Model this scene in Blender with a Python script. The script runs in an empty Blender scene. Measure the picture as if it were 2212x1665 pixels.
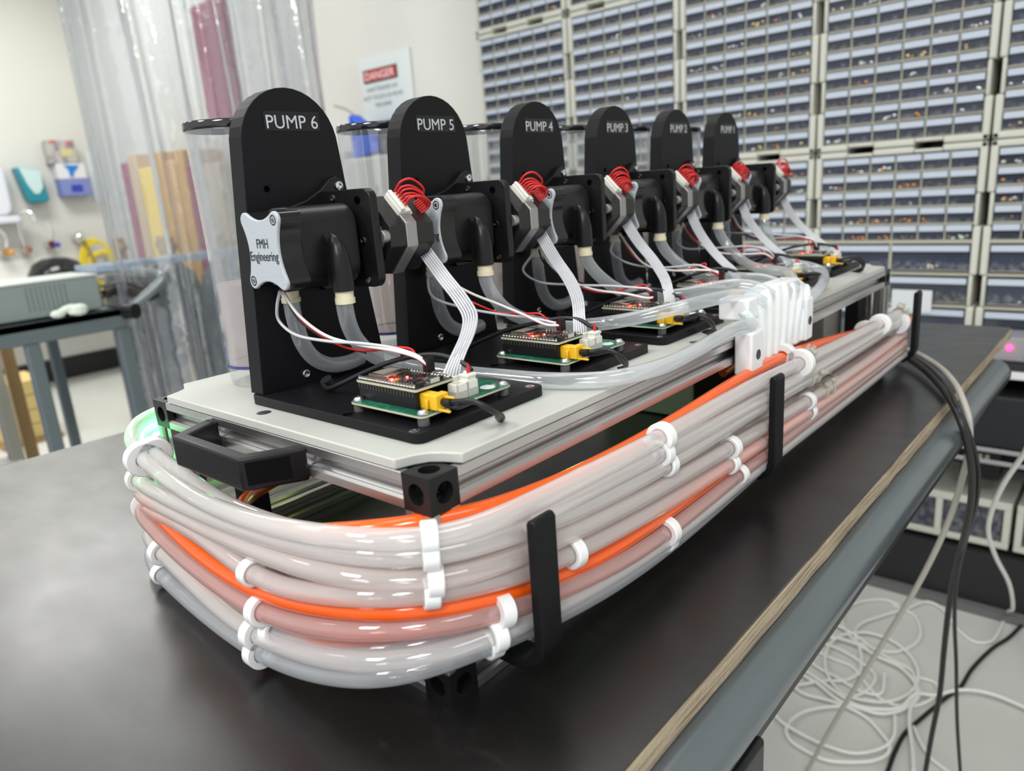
import bpy, bmesh, math, random
from mathutils import Vector, Matrix
R = random.Random(7)
C = bpy.context.scene.collection
SC = bpy.context.scene
PI = math.pi

# ---------------------------------------------------------------- camera
cam_d = bpy.data.cameras.new('camera'); cam = bpy.data.objects.new('camera', cam_d); C.objects.link(cam)
F_ = Vector((-0.64223274, 0.72087989, -0.26051735)); R_ = Vector((0.75723778, 0.64939877, -0.06980105)); U_ = Vector((-0.11886147, 0.2421021, 0.96294264))
M = Matrix.Identity(4)
for i in range(3):
    M[i][0] = R_[i]; M[i][1] = U_[i]; M[i][2] = -F_[i]
M[0][3], M[1][3], M[2][3] = 0.25574422, -0.22098831, 0.26558741
cam.matrix_world = M
cam_d.sensor_width = 36; cam_d.sensor_fit = 'HORIZONTAL'; cam_d.lens = 1597.015 / 2212 * 36
cam_d.clip_start = .01; cam_d.clip_end = 60
cam_d.dof.use_dof = True; cam_d.dof.focus_distance = .50; cam_d.dof.aperture_fstop = 7.6
SC.camera = cam

# ---------------------------------------------------------------- world, exposure, room lamps
w = bpy.data.worlds.new('world'); SC.world = w; w.use_nodes = True
w.node_tree.nodes['Background'].inputs[0].default_value = (.90, .93, .97, 1)
w.node_tree.nodes['Background'].inputs[1].default_value = .80
SC.view_settings.view_transform = 'Standard'; SC.view_settings.look = 'None'
SC.view_settings.gamma = 1; SC.view_settings.use_curve_mapping = False
SC.view_settings.exposure = 0.10
try:
    SC.cycles.use_denoising = True; SC.cycles.transparent_max_bounces = 24; SC.cycles.max_bounces = 10
    SC.cycles.diffuse_bounces = 3; SC.cycles.glossy_bounces = 4; SC.cycles.transmission_bounces = 6
    SC.cycles.caustics_reflective = False; SC.cycles.caustics_refractive = False
    SC.cycles.sample_clamp_indirect = 4
except Exception: pass
CEIL = 1.95
PANELS = [(-.6, -.2, 4, 150), (-.6, 1.0, 7, 150), (-2.5, -.6, 11, 150), (-2.4, .95, 11, 150), (-4.3, -.6, 14, 130), (-4.2, .95, 38, 180), (1.3, .1, 10, 160), (.9, -1.7, 52, 170), (-.9, -1.9, 44, 170)]
for x, y, e, sp_ in PANELS:
    l = bpy.data.lights.new('ceiling_lamp', 'AREA'); l.shape = 'RECTANGLE'; l.size = .6; l.size_y = 1.1
    l.energy = e; l.color = (1, .99, .965); l.spread = math.radians(sp_)
    o = bpy.data.objects.new('ceiling_lamp', l); C.objects.link(o); o.location = (x, y, CEIL - .035)

# ---------------------------------------------------------------- helpers
class MB:
    def __init__(s): s.v = []; s.f = []; s.m = []
    def add(s, vs, fs, m=0):
        k = len(s.v); s.v += [tuple(v) for v in vs]; s.f += [[k + i for i in f] for f in fs]; s.m += [m] * len(fs)
    def box(s, x0, x1, y0, y1, z0, z1, m=0):
        s.add([(x0, y0, z0), (x1, y0, z0), (x1, y1, z0), (x0, y1, z0), (x0, y0, z1), (x1, y0, z1), (x1, y1, z1), (x0, y1, z1)],
              [(0, 3, 2, 1), (4, 5, 6, 7), (0, 1, 5, 4), (1, 2, 6, 5), (2, 3, 7, 6), (3, 0, 4, 7)], m)
        return s
    def bar(s, a, b, w, t, up=(0, 0, 1), m=0):          # box along a-b, w across, t along 'up'
        a, b = Vector(a), Vector(b); d = (b - a).normalized(); r = d.cross(Vector(up)).normalized(); u = r.cross(d)
        r *= w / 2; u *= t / 2
        s.add([a - r - u, a + r - u, a + r + u, a - r + u, b - r - u, b + r - u, b + r + u, b - r + u],
              [(0, 1, 2, 3), (7, 6, 5, 4), (4, 5, 1, 0), (5, 6, 2, 1), (6, 7, 3, 2), (7, 4, 0, 3)], m)
        return s
    def prism(s, poly, axis, a0, a1, m=0):
        n = len(poly)
        f = {'x': lambda p, a: (a, p[0], p[1]), 'y': lambda p, a: (p[0], a, p[1]), 'z': lambda p, a: (p[0], p[1], a)}[axis]
        s.add([f(p, a0) for p in poly] + [f(p, a1) for p in poly],
              [tuple(range(n))[::-1], tuple(range(n, 2 * n))] + [(i, (i + 1) % n, n + (i + 1) % n, n + i) for i in range(n)], m)
        return s
    def cyl(s, p0, p1, r0, r1=None, n=20, m=0):
        return s.tube([p0, p1], [r0, r0 if r1 is None else r1], n, sub=1, m=m)
    def tube(s, pts, r, n=12, sub=6, m=0, cap=True):
        P = spline(pts, sub); k = len(P)
        rr = r if isinstance(r, (list, tuple)) else [r] * len(pts)
        def rad(i):
            if sub == 1 or k == len(rr): return rr[i]
            t = i / (k - 1) * (len(rr) - 1); a = min(int(t), len(rr) - 2); return rr[a] + (rr[a + 1] - rr[a]) * (t - a)
        T = [(P[min(i + 1, k - 1)] - P[max(i - 1, 0)]).normalized() for i in range(k)]
        N = T[0].orthogonal().normalized(); vs = []
        for i in range(k):
            N = (N - T[i] * N.dot(T[i]))
            N = N.normalized() if N.length > 1e-8 else T[i].orthogonal().normalized()
            B = T[i].cross(N)
            for j in range(n):
                a = 2 * PI * j / n; vs.append(P[i] + (N * math.cos(a) + B * math.sin(a)) * rad(i))
        fs = [(i * n + j, i * n + (j + 1) % n, (i + 1) * n + (j + 1) % n, (i + 1) * n + j) for i in range(k - 1) for j in range(n)]
        if cap: fs += [tuple(range(n))[::-1], tuple(range((k - 1) * n, k * n))]
        s.add(vs, fs, m); return s
    def lathe(s, prof, c, n=32, m=0, axis='z'):
        vs = []
        for r, h in prof:
            for j in range(n):
                a = 2 * PI * j / n
                if axis == 'z': vs.append((c[0] + r * math.cos(a), c[1] + r * math.sin(a), c[2] + h))
                elif axis == 'x': vs.append((c[0] + h, c[1] + r * math.cos(a), c[2] + r * math.sin(a)))
                else: vs.append((c[0] + r * math.sin(a), c[1] + h, c[2] + r * math.cos(a)))
        k = len(prof)
        s.add(vs, [(i * n + j, i * n + (j + 1) % n, (i + 1) * n + (j + 1) % n, (i + 1) * n + j) for i in range(k - 1) for j in range(n)], m)
        return s
    def ball(s, c, r, n=10, m=0, sc=(1, 1, 1)):
        prof = [(max(math.sin(PI * i / n), .001) * r, -math.cos(PI * i / n) * r) for i in range(n + 1)]
        k0 = len(s.v); s.lathe(prof, (0, 0, 0), n * 2, m)
        for i in range(k0, len(s.v)):
            v = s.v[i]; s.v[i] = (v[0] * sc[0] + c[0], v[1] * sc[1] + c[1], v[2] * sc[2] + c[2])
        return s
    def build(s, name, mats, parent=None, bevel=0, seg=2, smooth=35, loc=None):
        me = bpy.data.meshes.new(name); me.from_pydata(s.v, [], s.f)
        if not isinstance(mats, (list, tuple)): mats = [mats]
        for mt in mats: me.materials.append(mt)
        me.polygons.foreach_set('material_index', s.m)
        bm = bmesh.new(); bm.from_mesh(me); bmesh.ops.recalc_face_normals(bm, faces=bm.faces); bm.to_mesh(me); bm.free()
        if smooth:
            me.polygons.foreach_set('use_smooth', [True] * len(me.polygons)); me.set_sharp_from_angle(angle=math.radians(smooth))
        o = bpy.data.objects.new(name, me); C.objects.link(o)
        if loc: o.location = loc
        if parent: o.parent = parent
        if bevel:
            b = o.modifiers.new('bevel', 'BEVEL'); b.width = bevel; b.segments = seg; b.limit_method = 'ANGLE'; b.angle_limit = math.radians(40)
            b.harden_normals = False
        return o
def spline(pts, sub):
    P = [Vector(p) for p in pts]
    if sub == 1 or len(P) < 3: return P
    out = []
    for i in range(len(P) - 1):
        p0 = P[i - 1] if i else P[0] * 2 - P[1]; p1, p2 = P[i], P[i + 1]
        p3 = P[i + 2] if i + 2 < len(P) else P[-1] * 2 - P[-2]
        # centripetal catmull-rom
        d1 = max((p1 - p0).length ** .5, 1e-4); d2 = max((p2 - p1).length ** .5, 1e-4); d3 = max((p3 - p2).length ** .5, 1e-4)
        m1 = (p1 - p0) / d1 - (p2 - p0) / (d1 + d2) + (p2 - p1) / d2
        m2 = (p2 - p1) / d2 - (p3 - p1) / (d2 + d3) + (p3 - p2) / d3
        m1 *= d2; m2 *= d2
        for j in range(sub):
            t = j / sub; t2 = t * t; t3 = t2 * t
            out.append(p1 * (2 * t3 - 3 * t2 + 1) + m1 * (t3 - 2 * t2 + t) + p2 * (-2 * t3 + 3 * t2) + m2 * (t3 - t2))
    out.append(P[-1]); return out
def relax(pts, it=2, w=.25):
    P = [Vector(p) for p in pts]
    for _ in range(it):
        P = [P[0]] + [P[i] * (1 - 2 * w) + (P[i - 1] + P[i + 1]) * w for i in range(1, len(P) - 1)] + [P[-1]]
    return P
def tag(o, label, cat, group=None, kind=None):
    if label: o['label'] = label
    if cat: o['category'] = cat
    if group: o['group'] = group
    if kind: o['kind'] = kind
    return o
def empty(name, loc, label, cat, group=None):
    o = bpy.data.objects.new(name, None); C.objects.link(o); o.location = loc; o.empty_display_size = .02
    return tag(o, label, cat, group)
def local(parent, ob):
    ob.parent = parent
def struct(o): o['kind'] = 'structure'; return o
def rrect(x0, x1, y0, y1, r, n=5):
    out = []
    for cx, cy, a0 in ((x1 - r, y1 - r, 0), (x0 + r, y1 - r, 90), (x0 + r, y0 + r, 180), (x1 - r, y0 + r, 270)):
        for i in range(n + 1):
            a = math.radians(a0 + 90 * i / n); out.append((cx + r * math.cos(a), cy + r * math.sin(a)))
    return out
def text_mesh(name, body, size, mat, origin, xdir, ydir, parent, extrude=.00012, width=None, align='LEFT', gap=1.0, bold=0):
    cu = bpy.data.curves.new(name, 'FONT'); cu.body = body; cu.size = size; cu.extrude = extrude; cu.align_x = align; cu.space_line = gap
    cu.resolution_u = 3; cu.offset = bold
    t = bpy.data.objects.new(name, cu); C.objects.link(t)
    bpy.context.view_layer.update()
    dg = bpy.context.evaluated_depsgraph_get(); me = bpy.data.meshes.new_from_object(t.evaluated_get(dg))
    C.objects.unlink(t); bpy.data.objects.remove(t)
    X, Y = Vector(xdir), Vector(ydir); Z = X.cross(Y)
    xs = [v.co.x for v in me.vertices]; k = 1.0
    if width: k = width / (max(xs) - min(xs))
    x0 = min(xs) if align == 'LEFT' else 0
    for v in me.vertices:
        v.co = Vector(origin) + X * ((v.co.x - x0) * k) + Y * v.co.y + Z * v.co.z
    me.materials.clear(); me.materials.append(mat)
    o = bpy.data.objects.new(name, me); C.objects.link(o)
    if parent: o.parent = parent
    return o

# ---------------------------------------------------------------- materials
MC = {}
def mat(name, col=(.5, .5, .5), rough=.5, metal=0, spec=.5, coat=0, emit=None, es=0, bump=None, var=None, trans=0, alpha=1, sub=0, sheen=0, ior=1.45, rmap=None):
    if name in MC: return MC[name]
    m = bpy.data.materials.new(name); m.use_nodes = True; nt = m.node_tree; b = nt.nodes['Principled BSDF']; L = nt.links
    b.inputs['Base Color'].default_value = (*col, 1); b.inputs['Roughness'].default_value = rough; b.inputs['Metallic'].default_value = metal
    b.inputs['Specular IOR Level'].default_value = spec; b.inputs['Coat Weight'].default_value = coat; b.inputs['IOR'].default_value = ior
    b.inputs['Transmission Weight'].default_value = trans; b.inputs['Alpha'].default_value = alpha
    b.inputs['Coat Roughness'].default_value = .1
    if sub:
        b.inputs['Subsurface Weight'].default_value = sub; b.inputs['Subsurface Scale'].default_value = .004
    if emit: b.inputs['Emission Color'].default_value = (*emit, 1); b.inputs['Emission Strength'].default_value = es
    tc = nt.nodes.new('ShaderNodeTexCoord')
    if bump:
        n = nt.nodes.new('ShaderNodeTexNoise'); n.inputs['Scale'].default_value = bump[0]; n.inputs['Detail'].default_value = 4
        L.new(tc.outputs['Object'], n.inputs['Vector'])
        bp = nt.nodes.new('ShaderNodeBump'); bp.inputs['Strength'].default_value = bump[1]; bp.inputs['Distance'].default_value = .001
        L.new(n.outputs['Fac'], bp.inputs['Height']); L.new(bp.outputs['Normal'], b.inputs['Normal'])
    if var:                                         # (scale, colour2, lo, hi, stretch)
        n = nt.nodes.new('ShaderNodeTexNoise'); n.inputs['Scale'].default_value = var[0]; n.inputs['Detail'].default_value = 6
        mp = nt.nodes.new('ShaderNodeMapping'); mp.inputs['Scale'].default_value = var[4] if len(var) > 4 else (1, 1, 1)
        L.new(tc.outputs['Object'], mp.inputs['Vector']); L.new(mp.outputs['Vector'], n.inputs['Vector'])
        r = nt.nodes.new('ShaderNodeValToRGB'); r.color_ramp.elements[0].position = var[2]; r.color_ramp.elements[1].position = var[3]
        r.color_ramp.elements[0].color = (*col, 1); r.color_ramp.elements[1].color = (*var[1], 1)
        L.new(n.outputs['Fac'], r.inputs['Fac']); L.new(r.outputs['Color'], b.inputs['Base Color'])
    if rmap:                                        # (scale, lo, hi, stretch)
        n = nt.nodes.new('ShaderNodeTexNoise'); n.inputs['Scale'].default_value = rmap[0]; n.inputs['Detail'].default_value = 7
        mp = nt.nodes.new('ShaderNodeMapping'); mp.inputs['Scale'].default_value = rmap[3]
        L.new(tc.outputs['Object'], mp.inputs['Vector']); L.new(mp.outputs['Vector'], n.inputs['Vector'])
        r = nt.nodes.new('ShaderNodeMapRange'); r.inputs['From Min'].default_value = .3; r.inputs['From Max'].default_value = .7
        r.inputs['To Min'].default_value = rmap[1]; r.inputs['To Max'].default_value = rmap[2]
        L.new(n.outputs['Fac'], r.inputs['Value']); L.new(r.outputs['Result'], b.inputs['Roughness'])
    MC[name] = m; return m
def glassy(name, tint=(1, 1, 1), opac=.3, body=(.9, .9, .9), rough=.1, spec=.5, edge=.35, trl=.5, bump=None):
    """thin translucent plastic: see-through + scattering body + surface gloss, denser at grazing angles"""
    if name in MC: return MC[name]
    m = bpy.data.materials.new(name); m.use_nodes = True; nt = m.node_tree; N = nt.nodes; L = nt.links
    for n in list(N): N.remove(n)
    out = N.new('ShaderNodeOutputMaterial'); tr = N.new('ShaderNodeBsdfTransparent'); tr.inputs[0].default_value = (*tint, 1)
    di = N.new('ShaderNodeBsdfDiffuse'); di.inputs[0].default_value = (*body, 1)
    tl = N.new('ShaderNodeBsdfTranslucent'); tl.inputs[0].default_value = (*body, 1)
    mb = N.new('ShaderNodeMixShader'); mb.inputs[0].default_value = trl; L.new(di.outputs[0], mb.inputs[1]); L.new(tl.outputs[0], mb.inputs[2])
    lw = N.new('ShaderNodeLayerWeight'); lw.inputs['Blend'].default_value = .35
    ma = N.new('ShaderNodeMath'); ma.operation = 'MULTIPLY_ADD'; ma.inputs[1].default_value = edge; ma.inputs[2].default_value = opac; ma.use_clamp = True
    L.new(lw.outputs['Facing'], ma.inputs[0])
    mx = N.new('ShaderNodeMixShader'); L.new(ma.outputs[0], mx.inputs[0]); L.new(tr.outputs[0], mx.inputs[1]); L.new(mb.outputs[0], mx.inputs[2])
    gl = N.new('ShaderNodeBsdfGlossy'); gl.inputs['Roughness'].default_value = rough
    lf = N.new('ShaderNodeLayerWeight'); lf.inputs['Blend'].default_value = .5
    pw = N.new('ShaderNodeMath'); pw.operation = 'POWER'; pw.inputs[1].default_value = 5; L.new(lf.outputs['Facing'], pw.inputs[0])
    fr = N.new('ShaderNodeMath'); fr.operation = 'MULTIPLY_ADD'; fr.inputs[1].default_value = .9 * spec + .1; fr.inputs[2].default_value = .085 * spec; fr.use_clamp = True
    L.new(pw.outputs[0], fr.inputs[0])
    if bump:
        tc = N.new('ShaderNodeTexCoord'); mp = N.new('ShaderNodeMapping'); mp.inputs['Scale'].default_value = bump[2]; nz = N.new('ShaderNodeTexNoise'); nz.inputs['Scale'].default_value = bump[0]; nz.inputs['Detail'].default_value = 3
        bp = N.new('ShaderNodeBump'); bp.inputs['Strength'].default_value = 1; bp.inputs['Distance'].default_value = bump[1]
        L.new(tc.outputs['Object'], mp.inputs[0]); L.new(mp.outputs[0], nz.inputs[0]); L.new(nz.outputs[0], bp.inputs['Height']); L.new(bp.outputs[0], gl.inputs['Normal'])
    mg = N.new('ShaderNodeMixShader'); L.new(fr.outputs[0], mg.inputs[0]); L.new(mx.outputs[0], mg.inputs[1]); L.new(gl.outputs[0], mg.inputs[2])
    L.new(mg.outputs[0], out.inputs[0]); MC[name] = m; return m

BLK = mat('black_printed_plastic', (.007, .007, .0085), .44, spec=.22, bump=(900, .10))
BLK2 = mat('black_moulded_plastic', (.008, .008, .009), .34, spec=.38, bump=(1500, .05))
BLKG = mat('glossy_black_plastic', (.010, .010, .011), .14, spec=.5)
RUB = mat('black_cable_sheath', (.012, .012, .013), .38, spec=.5)
ALU = mat('anodised_aluminium', (.60, .59, .59), .27, metal=.95)
STEEL = mat('zinc_steel', (.75, .76, .78), .22, metal=1)
LAM = mat('motor_grey_metal', (.38, .37, .36), .45, metal=.8, bump=(700, .15))
WHP = mat('white_acrylic', (.50, .515, .48), .35, spec=.5, sub=.25, bump=(400, .03))
WPR = mat('white_printed_plastic', (.86, .86, .86), .30, spec=.5, sub=.3)
GREY = mat('pale_grey_textured_plastic', (.47, .51, .55), .42, spec=.4, bump=(1400, .35))
CREAM = mat('cream_nylon', (.80, .72, .52), .45, sub=.2)
PCBG = mat('green_solder_mask', (.010, .105, .060), .28, spec=.5, var=(220, (.02, .17, .10), .48, .56))
PCBK = mat('black_solder_mask', (.014, .014, .014), .25)
FIBR = mat('board_edge_fibre', (.52, .50, .36), .5)
TIN = mat('tinned_pad', (.8, .79, .74), .25, metal=1)
GOLD = mat('warm_metal_face', (.30, .27, .23), .25, metal=1)
CHIP = mat('black_chip', (.02, .02, .02), .3)
YEL = mat('yellow_connector_plastic', (.83, .47, .02), .32)
JST = mat('white_connector_plastic', (.74, .73, .66), .38, sub=.1)
WIRW = mat('light_grey_wire', (.56, .57, .60), .36)
WIRR = mat('red_wire', (.62, .02, .02), .34)
WIRO = mat('white_wire', (.78, .77, .74), .36)
LBLT = mat('label_lettering_white', (.56, .58, .62), .4)
LBL = mat('black_label_tape', (.006, .006, .007), .22)
INK = mat('black_ink', (.012, .012, .014), .5)
SIL = glassy('silicone_hose', (.985, .985, .99), .36, (1, .975, .96), .05, 1.0, .42, .45)
SILP = glassy('silicone_hose_pink_fill', (.99, .82, .80), .46, (.98, .66, .62), .05, 1.0, .35, .55)
SILL = glassy('silicone_hose_pinkish', (.99, .95, .94), .38, (1, .94, .915), .05, 1.0, .42, .45)
SILB = glassy('silicone_hose_bluish', (.96, .98, .99), .28, (.90, .94, .98), .05, 1.0, .42, .55)
ORG = mat('orange_hose', (.90, .115, .008), .16, spec=.5, coat=.4)
LEDR = mat('red_led', (.9, .05, .03), .3, emit=(1, .04, .03), es=22)
LEDG = mat('green_led', (.05, .9, .2), .3, emit=(.05, 1, .25), es=14)

def led_lamp(name, loc, col, e, parent, r=.0015):
    l = bpy.data.lights.new(name, 'POINT'); l.color = col; l.energy = e; l.shadow_soft_size = r
    o = bpy.data.objects.new(name, l); C.objects.link(o); o.location = loc; o.parent = parent; return o

# ================================================================ room shell
ZF = -.82
FLOOR = mat('vinyl_floor', (.60, .61, .57), .42, spec=.4, var=(3, (.63, .64, .60), .4, .6))
WALL = mat('painted_wall', (.69, .69, .64), .6, spec=.3, var=(1.5, (.71, .71, .665), .4, .6))
SKIRT = mat('black_skirting', (.02, .02, .022), .4)
struct(MB().box(-5.6, 3.0, -2.5, 2.1, ZF - .05, ZF).build('floor', FLOOR))
struct(MB().box(-5.6, 3.0, 2.0, 2.1, ZF, CEIL).build('wall_back', WALL))
struct(MB().box(-5.6, -5.45, -2.5, 2.0, ZF, CEIL).build('wall_left', WALL))
struct(MB().box(-5.6, 3.0, -2.5, 2.1, CEIL, CEIL + .05).build('ceiling', mat('ceiling_tile', (.8, .8, .78), .7)))
struct(MB().box(-5.45, -5.435, -2.5, 2.0, ZF, ZF + .15).build('baseboard_left', SKIRT))
struct(MB().box(-5.435, -1.7, 1.985, 2.0, ZF, ZF + .15).build('baseboard_back', SKIRT))

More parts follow.
